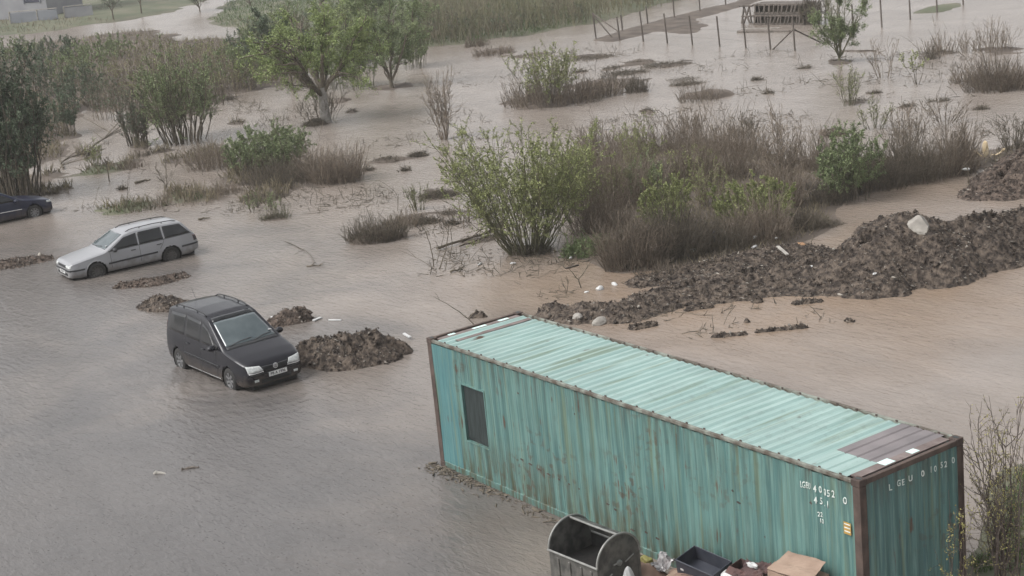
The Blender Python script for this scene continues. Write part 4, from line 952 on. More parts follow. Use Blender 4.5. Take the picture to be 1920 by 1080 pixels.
def shrub_mesh(seed, h, w, stems=14, spread=.5, sub=7, sub2=5, leaf=0, ls=.06, r0=.018, base=.12, rmin=.0055, upc=.1, clump=0, tw=.35, lo=.25, d=None):
    """many stems from one stool, two orders of twigs, leaves on the twigs"""
    rng = np.random.default_rng(seed); d = d or w
    a = rng.uniform(0, 2*np.pi, stems); q = np.sqrt(rng.uniform(0, 1, stems))
    O = np.stack([np.cos(a)*q*w*base, np.sin(a)*q*d*base, np.full(stems, -.12)], 1)
    D = np.stack([np.cos(a)*q*w*.5*spread*2/h*(1-base*2), np.sin(a)*q*d*.5*spread*2/h*(1-base*2), np.ones(stems)], 1)
    Ln = h*rng.uniform(.72, 1.02, stems)*np.sqrt(1+((D[:, :2]**2).sum(1)))*(1-.25*q)
    P1 = curves(rng, O, D, Ln, 7, .07, 0, upc*.3); t = np.linspace(0, 1, 7)
    R1 = np.maximum(r0*rng.uniform(.6, 1.2, stems)[:, None]*(1-t*.8)[None, :], rmin)
    n2 = stems*sub; i, tt, o2, t2 = pick(rng, P1, n2, lo, .97)
    d2 = t2*.8+rng.normal(size=(n2, 3))*.55+np.array([0, 0, .25]); L2 = Ln[i]*tw*rng.uniform(.5, 1.1, n2)*(1.15-tt*.7)
    P2 = curves(rng, o2, d2, L2, 5, .12, 0, .10); R2 = np.maximum(r0*.42*(1-np.linspace(0, 1, 5)*.7)[None, :]*np.ones((n2, 1)), rmin*.8)
    n3 = n2*sub2; i3, t3, o3, tn3 = pick(rng, P2, n3, .2, 1.0); d3 = tn3*.7+rng.normal(size=(n3, 3))*.6+np.array([0, 0, .1])
    P3 = curves(rng, o3, d3, L2[i3]*.38*rng.uniform(.4, 1.2, n3), 3, .1); R3 = np.full((n3, 3), rmin*.7); R3[:, 2] *= .4
    wood = join([tubes(P1, R1, 4), tubes(P2, R2, 3), tubes(P3, R3, 3)])
    lv = None; ls = ls*LSC
    if leaf:
        m = int(leaf*LCN); _, _, c3, _ = pick(rng, P3, int(m*.7), .1, 1.0); _, _, c2, _ = pick(rng, P2, m-int(m*.7), .3, 1.0); c_ = np.concatenate([c3, c2])
        if clump: # drop leaves in some patches so that gaps show
            k = fbm(c_[:, 0]*clump+seed, c_[:, 2]*clump+c_[:, 1]*clump*.7, 2, seed); c_ = c_[k > -.08]
        c_ = c_[c_[:, 2] > h*.04]+rng.normal(size=(1, 3))*0; lv = quads(rng, c_+rng.normal(size=c_.shape)*ls*.3, ls)
    return wood, lv
def weeds_mesh(seed, w, d, h, n=260, tw=4, r=.006, lean=.24, tips=0, ts=.035):
    """a stand of upright dead stalks filling an oval, thin side shoots and seed heads"""
    rng = np.random.default_rng(seed); a = rng.uniform(0, 2*np.pi, n); q = np.sqrt(rng.uniform(0, 1, n)); edge = fbm(np.cos(a)*1.7+seed, np.sin(a)*1.7, 3, seed)*.7+1
    x = np.cos(a)*q*w*.5*edge; y = np.sin(a)*q*d*.5*edge; O = np.stack([x, y, np.full(n, -.1)], 1)
    hk = fbm(x*.9+seed*3.1, y*.9, 3, seed)*1.1+1; L1 = h*np.clip(hk, .35, 1.35)*rng.uniform(.40, 1.05, n)*np.clip(1.15-q*.45, .4, 1)*np.where(rng.uniform(size=n) < .06, 1.35, 1.0)
    D = np.stack([rng.normal(size=n)*lean+np.cos(a)*q*.25, rng.normal(size=n)*lean+np.sin(a)*q*.25, np.ones(n)], 1)
    P1 = curves(rng, O, D, L1, 4, .06); R1 = np.maximum(r*(1-np.linspace(0, 1, 4)*.5)[None, :], r*.4)*rng.lognormal(0, .5, n)[:, None]
    n2 = n*tw; i, t, o2, tn = pick(rng, P1, n2, .2, 1.0); P2 = curves(rng, o2, tn*.9+rng.normal(size=(n2, 3))*.42, L1[i]*.30*rng.uniform(.4, 1.2, n2), 3, .1)
    R2 = np.full((n2, 3), r*.6)
    wood = join([tubes(P1, R1, 3), tubes(P2, R2, 3)]); lv = None
    if tips: _, _, c_, _ = pick(rng, P2, tips, .3, 1.0); lv = quads(rng, c_, ts)
    return wood, lv
def tangle_mesh(seed, w, d, h, n=420, r=.006):
    """low mound of arching bramble canes"""
    rng = np.random.default_rng(seed); a = rng.uniform(0, 2*np.pi, n); q = np.sqrt(rng.uniform(0, 1, n))
    O = np.stack([np.cos(a)*q*w*.45, np.sin(a)*q*d*.45, np.zeros(n)], 1); O[:, 2] = h*.55*np.clip(1-q*q, 0, 1)*rng.uniform(0, 1, n)-.05
    b_ = rng.uniform(0, 2*np.pi, n); D = np.stack([np.cos(b_)*.8, np.sin(b_)*.8, rng.uniform(.2, 1.1, n)], 1)
    P = curves(rng, O, D, rng.uniform(.3, .9, n)*max(.35, min(w, h*2.2))*.55, 6, .14, .55); P[:, :, 2] = np.maximum(P[:, :, 2], -.05)
    P1 = P; R = np.full((n, 6), r)*np.linspace(1, .5, 6)[None, :]
    n2 = n*2; i, t, o2, tn = pick(rng, P1, n2, .1, 1); P2 = curves(rng, o2, tn+rng.normal(size=(n2, 3))*.6, rng.uniform(.08, .25, n2), 3, .1); 
    c_ = O[rng.integers(0, n, n)]+rng.normal(size=(n, 3))*.1
    return join([tubes(P, R, 3), tubes(P2, np.full((n2, 3), r*.7), 3)]), quads(rng, c_, .07)
def tree_mesh(seed, h, w, trunk_h, r0, limbs=6, sub=9, sub2=8, leaf=6000, ls=.09, clump=.8, lean=(0, 0), droop=.0, upb=.7):
    rng = np.random.default_rng(seed); K1 = 8; t = np.linspace(0, 1, K1)
    tp = np.stack([lean[0]*t*trunk_h+.05*np.sin(t*4+seed)*h*.05, lean[1]*t*trunk_h, t*trunk_h-.3*(1-t)], 1)[None]
    TR = r0*(1.0-.35*t+.35*np.exp(-t*9))[None]
    top = tp[0, -1]; a = np.arange(limbs)*2*np.pi/limbs+rng.uniform(-.3, .3, limbs)
    hh = rng.uniform(.75, 1.0, limbs)*(h-trunk_h); sp = rng.uniform(.5, 1.0, limbs)*w*.42; sp[0] *= .25
    D = np.stack([np.cos(a)*sp, np.sin(a)*sp, hh], 1); L1 = np.linalg.norm(D, axis=1)*.82
    O = top[None, :]-np.array([0, 0, 1.0])*rng.uniform(0, trunk_h*.25, limbs)[:, None]
    P1 = curves(rng, O, D*np.array([1.25, 1.25, .85]), L1, 8, .06, 0, .18); R1 = r0*.52*rng.uniform(.6, 1, limbs)[:, None]*(1-np.linspace(0, 1, 8)*.8)[None]
    n2 = limbs*sub; i, tt, o2, t2 = pick(rng, P1, n2, .2, 1.0); out = o2-top[None]; out[:, 2] *= .3; out /= np.linalg.norm(out, axis=1, keepdims=True)+.2
    d2 = t2*.5+rng.normal(size=(n2, 3))*.5+out*.6+np.array([0, 0, .3*upb]); L2 = w*.30*rng.uniform(.5, 1.1, n2)*(1.15-.5*tt)
    P2 = curves(rng, o2, d2, L2, 6, .14, droop, .05); R2 = np.maximum(r0*.17*(1-np.linspace(0, 1, 6)*.8)[None]*np.ones((n2, 1)), .008)
    n3 = n2*sub2; i3, t3, o3, tn3 = pick(rng, P2, n3, .15, 1.0); d3 = tn3*.6+rng.normal(size=(n3, 3))*.7+np.array([0, 0, .15])
    P3 = curves(rng, o3, d3, L2[i3]*.42*rng.uniform(.4, 1.2, n3), 4, .12, droop*.6); R3 = np.full((n3, 4), .006)
    tr = tubes(tp, TR, 9); br = join([tubes(P1, R1, 6), tubes(P2, R2, 4), tubes(P3, R3, 3)]); lv = None
    if leaf:
        ls = ls*LSC; _, _, c_, _ = pick(rng, P3, int(leaf*LCN), .1, 1.0); c_ = c_+rng.normal(size=c_.shape)*ls*.8
        k = fbm(c_[:, 0]*clump+seed, c_[:, 2]*clump+c_[:, 1]*.7, 2, seed); c_ = c_[k > -.12]; lv = quads(rng, c_, ls)
    return tr, br, lv
def plant(name, px, py, wood, lv, wmat, lmat, label, cat, group=None, z=-0.02, rot=0.0, lname='foliage', wname='stems'):
    p = G(px, py); e = empty(name, (p[0], p[1], z), rot, label, cat, group)
    if lv is not None:
        o = link(wname, mesh_np(wname, *wood), wmat, e); o = link(lname, mesh_np(lname, *lv), lmat, e)
    else: link(wname, mesh_np(wname, *wood), wmat, e)
    return e
VR = random.Random(77)
# shrubs and bushes: px, py of the foot, width px, height px, kind, label
def shrub(px, py, wpx, hpx, wm_, lm_, label, stems=14, leaf=0, ls=.07, seed=None, cat='shrub', name='shrub', group=None, lname='leaves', **k):
    w = WPX(px, py, wpx); h = HPX(px, py, hpx)
    wd, lv = shrub_mesh(seed or (px*7+py), h, w, stems, leaf=leaf, ls=ls, **k)
    return plant(name, px, py, wd, lv, M[wm_], M[lm_] if lm_ else None, label, cat, group, lname=lname)
def weeds(px, py, wpx, hpx, label, wm_='redtwig', n=260, group='clumps of dead brown stalks', dpx=None, tips=0, tm='redtwig', tw=4, r=.0065, cat='dead stalks', **k):
    w = WPX(px, py, wpx); h = HPX(px, py, hpx); d = w*.7 if dpx is None else dpx
    wd, lv = weeds_mesh(px*3+py, w, d, h, n, tw, r, tips=tips, **k)
    if lv is not None: wd = join([wd, lv]); lv = None
    p = G(px, py); o = link('dead_stalks', mesh_np('dead_stalks', *wd), M[wm_]); o.location = (p[0], p[1], -.02)
    p2 = AWAY*d*.35; o.location = (p[0]+p2[0], p[1]+p2[1], -.02); o.rotation_euler = (0, 0, math.atan2(ALONG[1], ALONG[0])); return tag(o, label, cat, group)
def bramble(px, py, wpx, hpx, label, wm_='darktwig', n=420, dm=1.0, group='low brown bramble mounds'):
    w = WPX(px, py, wpx); h = HPX(px, py, hpx); wd, lv = tangle_mesh(px+py*5, w, w*.6*dm, h, n); wd = join([wd, lv])
    p = G(px, py)+AWAY*w*.2; o = link('bramble', mesh_np('bramble', *wd), M[wm_]); o.location = (p[0], p[1], 0); o.rotation_euler = (0, 0, math.atan2(ALONG[1], ALONG[0])); return tag(o, label, 'bramble', group)
def tree(px, py, wpx, hpx, trunkpx, r0, wm_, lm_, label, name='tree', leaf=6000, group=None, **k):
    w = WPX(px, py, wpx); h = HPX(px, py, hpx); th = HPX(px, py, trunkpx)
    tr, br, lv = tree_mesh(px+py*3, h, w, th, r0, leaf=leaf, **k); p = G(px, py); e = empty(name, (p[0], p[1], 0), 0, label, 'tree', group)
    link('trunk', mesh_np('trunk', *tr, True), M[wm_], e); cr_ = link('crown', mesh_np('crown', *br), M['darktwig' if wm_ == 'palebark' else wm_], e)
    if lv is not None: link('leaves', mesh_np('leaves', *lv), M[lm_], cr_)
    return e

# trees
tree(612, 230, 265, 225, 66, .30, 'palebark', 'leaf', 'spreading tree with a thick pale trunk and fresh yellow-green crown', leaf=30000, limbs=9, droop=.20, ls=.13, sub=12, sub2=9, clump=.5)
tree(735, 166, 160, 200, 14, .16, 'darktwig', 'leafg', 'dark forked tree with green leaves, right of the pale-trunked tree', leaf=18000, limbs=8, ls=.12, sub=11)
tree(548, 168, 120, 160, 30, .13, 'darktwig', 'leafd', 'dark grey-green tree behind and left of the pale-trunked tree', leaf=14000, limbs=8, ls=.13, sub=11)
tree(605, 27, 130, 110, 30, .30, 'darktwig', 'leafd', 'dark bare-limbed trunk on the green meadow at the top edge', leaf=700, limbs=7, ls=.14)
tree(660, 120, 120, 130, 20, .12, 'darktwig', 'leaf', 'light green tree between the two larger trees at the top', leaf=6000, limbs=8, ls=.13, sub=11)
tree(700, 60, 130, 120, 12, .12, 'olivetwig', 'leafg', 'pale green tree on the far meadow, behind the dark forked tree', leaf=14000, limbs=7, ls=.15, sub=11)
shrub(22, 372, 185, 310, 'darktwig', 'leafd', 'tall dark green tree behind the blue car at the left edge', stems=70, leaf=26000, ls=.14, base=.3, spread=.7, r0=.05, rmin=.010, cat='tree', name='bushy_tree')
shrub(345, 266, 175, 185, 'darktwig', 'leafg', 'bushy green tree on the left bank with dark stems', stems=50, leaf=14000, ls=.11, base=.22, spread=.8, r0=.04, rmin=.012, cat='tree', name='bushy_tree')
shrub(258, 272, 80, 110, 'darktwig', 'leafd', 'dark blackish-green small tree left of the bushy green one', stems=34, leaf=1800, ls=.10, base=.2, r0=.035, rmin=.013, cat='tree', name='bushy_tree')
tree(1574, 118, 112, 150, 10, .10, 'olivetwig', 'leafg', 'upright green tree beside the fence corner and pallets', leaf=15000, limbs=11, ls=.10, upb=1.3, sub=12, clump=1.1)
tree(316, 372, 62, 72, 26, .035, 'darktwig', None, 'thin bare sapling on the grassy islet behind the silver car', leaf=0, limbs=5, sub=5, sub2=4)
tree(205, 340, 30, 60, 34, .03, 'darktwig', None, 'tiny leaning sapling at the left grass islet', leaf=0, limbs=4, sub=4, sub2=3)
tree(213, 38, 60, 75, 20, .09, 'darktwig', 'leafd', 'small dark tree beside the grey garden wall', leaf=1500, limbs=5, ls=.16)
tree(266, 28, 60, 80, 22, .09, 'darktwig', 'leafd', 'small dark tree right of the garden wall', leaf=1500, limbs=5, ls=.16)
tree(375, 22, 90, 70, 8, .09, 'darktwig', 'leafd', 'low dark green tree above the bright channel', leaf=3500, limbs=7, ls=.16)
tree(470, 14, 120, 80, 8, .10, 'darktwig', 'leafd', 'dark green tree at the top, right of the bright channel', leaf=5000, limbs=7, ls=.18)

shrub(600, 228, 150, 75, 'darktwig', None, 'low bare twiggy growth around the foot of the pale trunk', stems=22, rmin=.010, base=.2)
# green and bare shrubs
shrub(990, 470, 262, 258, 'olivetwig', 'leafo', 'large fan-shaped shrub with yellow-green leaves, left end of the thicket', stems=90, leaf=24000, ls=.080, sub=8, sub2=4, base=.13, r0=.024, rmin=.008, spread=1.0)
shrub(1085, 400, 110, 150, 'olivetwig', 'leafo', 'yellow-green shrub just right of the large fan-shaped shrub', stems=34, leaf=8000, ls=.075)
shrub(835, 262, 105, 145, 'redtwig', None, 'bare reddish shrub standing alone in the open water', stems=16, sub=9, sub2=5, r0=.026, rmin=.010, base=.06, tw=.42)
shrub(1030, 195, 165, 128, 'darktwig', 'leafo', 'twiggy shrub with sparse leaves rising from dark stalks, upper middle', stems=34, leaf=4000, ls=.11, rmin=.010, base=.2, spread=.8)
shrub(1150, 170, 90, 60, 'darktwig', None, 'low bare shrub on the right flank of the upper middle stalks', stems=14, rmin=.008)
shrub(505, 325, 160, 100, 'darktwig', 'leafg', 'rounded bright green bush over dark stalks, left of centre', stems=110, leaf=22000, ls=.085, base=.42, spread=1.0, sub=7, lo=.35)
shrub(785, 394, 72, 68, 'olivetwig', 'leafo', 'small sparse yellowish shrub left of the large fan-shaped shrub', stems=14, leaf=220, ls=.06)
shrub(1658, 146, 100, 92, 'redtwig', None, 'bare open shrub of few stems, right of the fence corner', stems=10, sub=6, sub2=4, rmin=.009, r0=.022)
shrub(1720, 158, 62, 82, 'darktwig', 'leafo', 'leaning little bush on a thin stem in the upper right', stems=5, leaf=320, ls=.10, lo=.6, base=.04)
shrub(1590, 198, 76, 88, 'olivetwig', 'leafo', 'narrow olive shrub in front of the upright green tree', stems=18, leaf=500, ls=.07)
shrub(1255, 440, 150, 130, 'olivetwig', 'leafo', 'fresh yellow-green shrub in the middle of the thicket front', stems=26, leaf=9000, ls=.075)
shrub(1420, 425, 180, 112, 'olivetwig', 'leafo', 'olive green shrub at the right end of the thicket front', stems=34, leaf=13000, ls=.075, base=.3)
shrub(1140, 395, 120, 100, 'olivetwig', 'leafo', 'olive shrub behind the front left corner of the thicket', stems=30, leaf=4500, ls=.07)
shrub(1215, 385, 130, 105, 'olivetwig', 'leafg', 'greenish shrub in the heart of the thicket, behind the fresh yellow-green one', stems=34, leaf=5200, ls=.07)
shrub(1300, 350, 120, 90, 'redtwig', 'leafo', 'brown shrub with thin green shoots at the heart of the thicket', stems=30, leaf=2200, ls=.07)
shrub(1110, 300, 110, 90, 'redtwig', None, 'bare reddish shrub at the back left corner of the thicket', stems=28, sub=8, rmin=.008)
shrub(1290, 262, 110, 70, 'redtwig', None, 'bare twiggy shrub on the back edge of the thicket', stems=26, sub=8, rmin=.008)
shrub(1395, 262, 100, 60, 'darktwig', None, 'low bare shrub in the water behind the tall bare purple one', stems=22, sub=8, rmin=.008)
shrub(1592, 376, 150, 150, 'darktwig', 'leafg', 'full green shrub with dark stems right of the thicket front', stems=40, leaf=15000, ls=.08, base=.28)
shrub(1470, 372, 135, 195, 'redtwig', None, 'tall bare purple-brown shrub at the back of the thicket', stems=30, sub=9, sub2=4, rmin=.009)
shrub(1200, 330, 120, 120, 'redtwig', 'leafo', 'brown shrub with a few leaves at the back left of the thicket', stems=26, leaf=3500, ls=.07)
shrub(1330, 400, 110, 120, 'redtwig', 'leafo', 'half-green brown shrub between the two green shrubs of the thicket', stems=24, leaf=1500, ls=.06)
shrub(1700, 320, 130, 140, 'redtwig', None, 'bare grey-brown shrub above the right-hand stalks', stems=30, sub=8, rmin=.008)
shrub(1800, 318, 110, 120, 'redtwig', None, 'bare brown shrub left of the splintered stump', stems=24, sub=8, rmin=.008)
shrub(1900, 290, 100, 90, 'darktwig', None, 'dark bare shrub behind the splintered stump at the right edge', stems=22, sub=8, rmin=.008)
shrub(1640, 240, 110, 70, 'olivetwig', 'leafo', 'thin olive brush in the water behind the full green shrub', stems=16, leaf=400, ls=.06)
shrub(1770, 230, 150, 60, 'redtwig', None, 'sparse flooded twigs in the water of the upper right', stems=18, rmin=.007)
shrub(497, 392, 95, 45, 'darktwig', 'leafg', 'small green brush on the low islet below the round green bush', stems=20, leaf=900, ls=.06, base=.4)
shrub(180, 312, 70, 60, 'olivetwig', 'leafo', 'pale twiggy bush beyond the left grass islet', stems=12, leaf=350, ls=.08)
shrub(420, 195, 90, 55, 'darktwig', None, 'low bare twigs in the water left of the pale-trunked tree', stems=12, rmin=.009)
shrub(475, 130, 110, 90, 'darktwig', 'leafd', 'grey-green bush above the left water inlet', stems=22, leaf=2200, ls=.13)
shrub(1888, 1128, 150, 395, 'twig', 'bud', 'tall budding shrub in front at the lower right corner', stems=26, leaf=1500, ls=.045, sub=9, sub2=4, r0=.020, rmin=.0045, base=.12, tw=.32, name='budding_shrub')
shrub(1795, 1190, 120, 300, 'twig', 'bud', 'thin budding twigs in front of the container end wall', stems=7, leaf=330, ls=.05, sub=6, sub2=3, r0=.014, rmin=.004, base=.10, tw=.3, name='budding_shrub')

# stands of dead stalks
for a in [
    (1040, 200, 180, 62, 'dark brown stand of stalks under the sparse-leaved upper middle shrub', dict(n=520, r=.010)),
    (1120, 185, 90, 48, 'brown stalks at the right of the upper middle stand', dict(n=260, r=.010)),
    (1196, 174, 46, 34, 'small dark brown tuft right of the upper middle stand', dict(n=150, r=.010, wm_='darktwig')),
    (1312, 192, 80, 36, 'low brown tuft behind the top of the thicket', dict(n=170)),
    (632, 345, 92, 92, 'reddish-brown stalks right of the round green bush', dict(n=460, r=.009)),
    (590, 340, 60, 70, 'reddish stalks tucked under the right side of the round green bush', dict(n=240, r=.009)),
    (520, 352, 130, 62, 'dark stalks in front of the round green bush', dict(n=420, wm_='darktwig', r=.0065)),
    (400, 320, 90, 62, 'brown stalks left of the round green bush', dict(n=240, r=.008)),
    (705, 456, 96, 60, 'dark rounded stand of stalks alone in the middle water', dict(n=560, wm_='darktwig', r=.0075)),
    (752, 430, 50, 34, 'low brown stalks trailing right from the lone rounded stand', dict(n=130)),
    (1195, 506, 120, 120, 'dark wine-brown stalks at the front left corner of the thicket', dict(n=620, r=.008)),
    (1270, 492, 110, 100, 'dark stalks at the front of the thicket beside its left corner', dict(n=480, r=.0065, wm_='darktwig')),
    (1350, 478, 110, 86, 'dark stalks at the front middle of the thicket above the litter', dict(n=440, wm_='darktwig', r=.0065)),
    (1430, 462, 110, 76, 'brown stalks below the olive green shrub', dict(n=380, r=.008)),
    (1250, 524, 90, 34, 'short brown stalks on the soil between the thicket corner and the ridge', dict(n=160)),
    (1340, 512, 100, 32, 'short brown stalks on the littered soil below the white plank', dict(n=170)),
    (1440, 492, 100, 32, 'short dark stalks on the littered soil left of the orange-brown stump', dict(n=170, wm_='darktwig')),
    (1500, 438, 80, 70, 'brown stalks at the front right corner of the thicket', dict(n=260, r=.0065, wm_='darktwig')),
    (1130, 440, 110, 100, 'purple-brown stalks between the fan-shaped shrub and the thicket corner', dict(n=300, r=.0065)),
    (1110, 380, 120, 110, 'purple-brown stalks behind the yellow-green shrub', dict(n=300, r=.0065)),
    (1180, 400, 120, 130, 'tall purple-brown stalks in the left middle of the thicket', dict(n=330, r=.0065)),
    (1270, 370, 130, 130, 'tall purple-brown stalks in the middle of the thicket', dict(n=330, r=.0065)),
    (1360, 350, 130, 120, 'tall purple-brown stalks right of the middle of the thicket', dict(n=330, r=.0065)),
    (1150, 310, 130, 75, 'brown stalks along the left back edge of the thicket', dict(n=360, r=.008)),
    (1260, 300, 140, 80, 'brown stalks along the middle back edge of the thicket', dict(n=400, r=.008)),
    (1370, 300, 130, 72, 'brown stalks along the right back edge of the thicket', dict(n=360, r=.008)),
    (1460, 400, 90, 100, 'brown stalks in front of the tall bare purple shrub', dict(n=300, r=.008)),
    (1640, 360, 110, 110, 'dark stalks right of the full green shrub', dict(n=440, wm_='darktwig', r=.0065)),
    (1720, 346, 110, 110, 'dark stalks in the middle of the right-hand stand', dict(n=460, r=.0065, wm_='darktwig')),
    (1790, 330, 90, 96, 'dark stalks at the right end of the right-hand stand', dict(n=340, r=.008)),
    (1560, 385, 70, 60, 'dark stalks at the foot of the full green shrub', dict(n=220, wm_='darktwig', r=.0065)),
    (1530, 330, 80, 80, 'brown stalks between the tall bare shrub and the full green shrub', dict(n=260, r=.008)),
    (1885, 172, 120, 72, 'dark brown mound of stalks at the upper right edge', dict(n=560, r=.010)),
    (1820, 156, 70, 34, 'thin stalks left of the dark upper right mound', dict(n=110, r=.009)),
    (1775, 102, 80, 40, 'thin dry stalks in the flooded field, left tuft of two', dict(n=90, r=.010)),
    (1855, 98, 90, 56, 'thin dry stalks in the flooded field, right tuft of two', dict(n=110, r=.010)),
    (1745, 112, 40, 28, 'small dark tuft left of the two thin dry tufts', dict(n=70, r=.010, wm_='darktwig')),
    (928, 104, 80, 20, 'low brown tuft on a mud islet below the reed bed', dict(n=240, r=.010)),
    (893, 88, 46, 22, 'smaller brown tuft on a mud islet nearer the reed bed', dict(n=150, r=.010)),
    (350, 384, 150, 34, 'brown stalks on the grassy islet behind the silver car', dict(n=300, r=.0065)),
    (420, 365, 70, 32, 'brown stalks at the right tip of the grassy islet', dict(n=200, r=.008)),
    (255, 396, 90, 20, 'short grassy stalks at the left of the grassy islet', dict(n=240, r=.007, wm_='olivetwig')),
    (265, 295, 40, 24, 'dark little tuft at the foot of the blackish-green small tree', dict(n=90, r=.009, wm_='darktwig')),
    (240, 318, 50, 22, 'brown tuft on the small brown left islet', dict(n=120, r=.009)),
    (40, 500, 110, 18, 'flat brown stalks on the mud bank left of the silver car', dict(n=200, r=.006)),
    (1100, 482, 78, 34, 'low bright green weeds between the fan-shaped shrub and the thicket', dict(n=420, wm_='leafg', r=.012, cat='green weeds', tips=900, ts=.09)),
    (515, 412, 60, 26, 'thin greenish stalks at the tip of the low islet', dict(n=120, r=.007, wm_='olivetwig')),
    (875, 420, 110, 40, 'thin leaning stalks in the water left of the fan-shaped shrub', dict(n=60, r=.010)),
]:
    weeds(a[0], a[1], a[2], a[3], a[4], **a[5])
# brush on the left bank: rows of bushes from the water edge to the channel
rows = [
    (150, 205, 110, 95, 'd', 'dark green brush above the water at the far left'), (215, 222, 90, 90, 'p', 'purple-grey brush left of the blackish-green small tree'),
    (290, 200, 110, 90, 'r', 'brown brush behind the bushy green tree'), (380, 190, 110, 80, 'r', 'brown brush right of the bushy green tree'),
    (440, 172, 90, 70, 'r', 'brown brush at the right end of the left bank'), (160, 160, 120, 90, 'g', 'green brush in the upper left bank'),
    (245, 165, 110, 80, 'r', 'reddish brush in the middle of the left bank'), (330, 150, 120, 75, 'r', 'reddish brush behind the brown brush of the left bank'),
    (415, 138, 110, 66, 'r', 'dark reddish brush below the pale pool'), (200, 118, 110, 56, 'g', 'low green brush under the bright channel'),
    (120, 120, 110, 60, 'd', 'dark brush at the left under the bright channel'), (285, 108, 120, 45, 'r', 'low brown brush under the bright channel'),
    (370, 104, 110, 36, 'r', 'low red-brown brush along the pale pool'), (455, 108, 90, 40, 'g', 'green-brown brush at the right corner of the pale pool'),
    (105, 255, 90, 100, 'd', 'dark green brush right of the tall left-edge tree'), (60, 190, 120, 100, 'd', 'dark brush behind the tall left-edge tree'),
    (30, 120, 120, 60, 'g', 'green brush below the garden wall at the far left'), (520, 140, 80, 60, 'g', 'grey-green brush between the pool and the leafy trees')]
rows += [(450, 165, 110, 95, 'g', 'grey-green brush at the water left of the leafy trees'), (505, 120, 120, 100, 'g', 'green brush above the left water inlet, behind the dark tree'), (575, 140, 120, 100, 'g', 'green brush directly behind the pale-trunked tree'),
    (655, 165, 110, 110, 'g', 'green brush between the pale-trunked and the dark forked tree'), (690, 120, 120, 100, 'g', 'green brush behind the dark forked tree'), (770, 128, 90, 100, 'g', 'green brush right of the dark forked tree'),
    (775, 80, 110, 90, 'g', 'olive brush at the left end of the reed bed'), (835, 78, 110, 70, 'p', 'purple-brown brush along the left of the reed bed'), (560, 80, 130, 90, 'g', 'grey-green brush on the meadow left of the bare-limbed trunk'),
    (650, 70, 130, 90, 'g', 'bright green brush on the meadow right of the bare-limbed trunk'), (930, 66, 150, 60, 'p', 'brown brush among the reeds, upper middle'), (1040, 46, 150, 60, 'p', 'brown brush among the reeds near the fence')]
for (px, py, w, h, k, lab) in rows:
    wm_ = {'d': 'darktwig', 'p': 'redtwig', 'r': 'redtwig', 'g': 'olivetwig'}[k]; lm_ = {'d': 'leafd', 'p': 'leafd', 'r': 'leafo', 'g': 'leafg'}[k]
    shrub(px, py, w*1.15, h, wm_, lm_, lab, stems=30, sub=7, sub2=3, leaf={'d': 3800, 'p': 900, 'r': 500, 'g': 3800}[k], ls=.13, rmin=.013, base=.38, group='brush on the left bank', cat='brush')
# low bramble mounds
for a in [(490, 378, 100, 18, 'flat dark bramble on the low islet below the round green bush'), (730, 304, 62, 12, 'flat brown bramble scrap in the water right of the reddish stalks'),
          (785, 294, 34, 14, 'small brown bramble clump at the foot of the lone bare shrub'), (825, 372, 80, 24, 'brown bramble by the left side of the fan-shaped shrub'),
          (590, 236, 46, 22, 'rusty brown heap of branches at the pale trunk'), (1000, 478, 70, 24, 'red-brown bramble at the foot of the fan-shaped shrub'),
          (1250, 126, 110, 14, 'flat dark bramble strip below the front fence posts'), (1180, 140, 90, 12, 'flat dark bramble strip left below the fence'),
          (1110, 112, 100, 10, 'thin dark strip of driftwood brush left of the fence'), (1540, 428, 80, 22, 'dark bramble over the channel beside the soil ridge'),
          (800, 420, 60, 12, 'low brown bramble above the leaning stalks'), (1290, 160, 70, 10, 'thin flooded brush above the thicket'), (1568, 255, 50, 12, 'dark driftwood clump left of the thin olive brush')]:
    bramble(*a)
for q_, (a, b_, rx, ry, hh) in enumerate(ISL):
    if (a, b_) in ((1195, 168), (1330, 178), (243, 308), (183, 322), (785, 290), (728, 301), (925, 97), (893, 80), (1250, 122), (1105, 106), (590, 232), (498, 368), (360, 370), (250, 388), (630, 332), (500, 318), (704, 446), (1040, 190), (1100, 475), (1870, 95), (1880, 150)): continue
    w_ = WPX(a, b_, rx*1.6); wd, lv = tangle_mesh(q_+200, w_, w_*.5, .28, 90, .007); o = link('drift_brush', mesh_np('drift_brush', *join([wd, lv])), M['darktwig']); p = G(a, b_); o.location = (p[0], p[1], .02); o.rotation_euler = (0, 0, math.atan2(ALONG[1], ALONG[0]))
    tag(o, 'thin tangle of dead twigs lying on one of the small bare mud islets', 'dead twigs', 'twig tangles on the mud islets')
# far reed bed: nobody could count its blades
rng = np.random.default_rng(5); Ps = []
for px, py in zip(rng.uniform(790, 1330, 5200), rng.uniform(-45, 92, 5200)):
    lim = np.interp(px, [790, 870, 1000, 1110, 1280, 1330], [92, 82, 62, 44, 4, -20])
    if py < lim: Ps.append(G(px, py))
Ps = np.array(Ps); n = len(Ps); Dd = np.stack([rng.normal(size=n)*.12, rng.normal(size=n)*.12, np.ones(n)], 1)
Ps[:, :2] += rng.normal(size=(n, 2))*.5
Pr = curves(rng, Ps, Dd, rng.uniform(.8, 2.0, n), 4, .07); i, t, o2, tn = pick(rng, Pr, n*5, .15, 1.0); P2 = curves(rng, o2, tn+rng.normal(size=(n*5, 3))*.4, rng.uniform(.2, .6, n*5), 3, .1)
reed = link('reed_bed', mesh_np('reed_bed', *join([tubes(Pr, np.full((n, 4), .016), 3), tubes(P2, np.full((n*5, 3), .013), 3)])), pm('reed_stalks', (.12, .125, .060), (.19, .165, .115), .25, .8, island=.4))
tag(reed, 'pale olive and brown reed bed along the top of the picture', 'reeds', kind='stuff')
rng = np.random.default_rng(21); Q = []
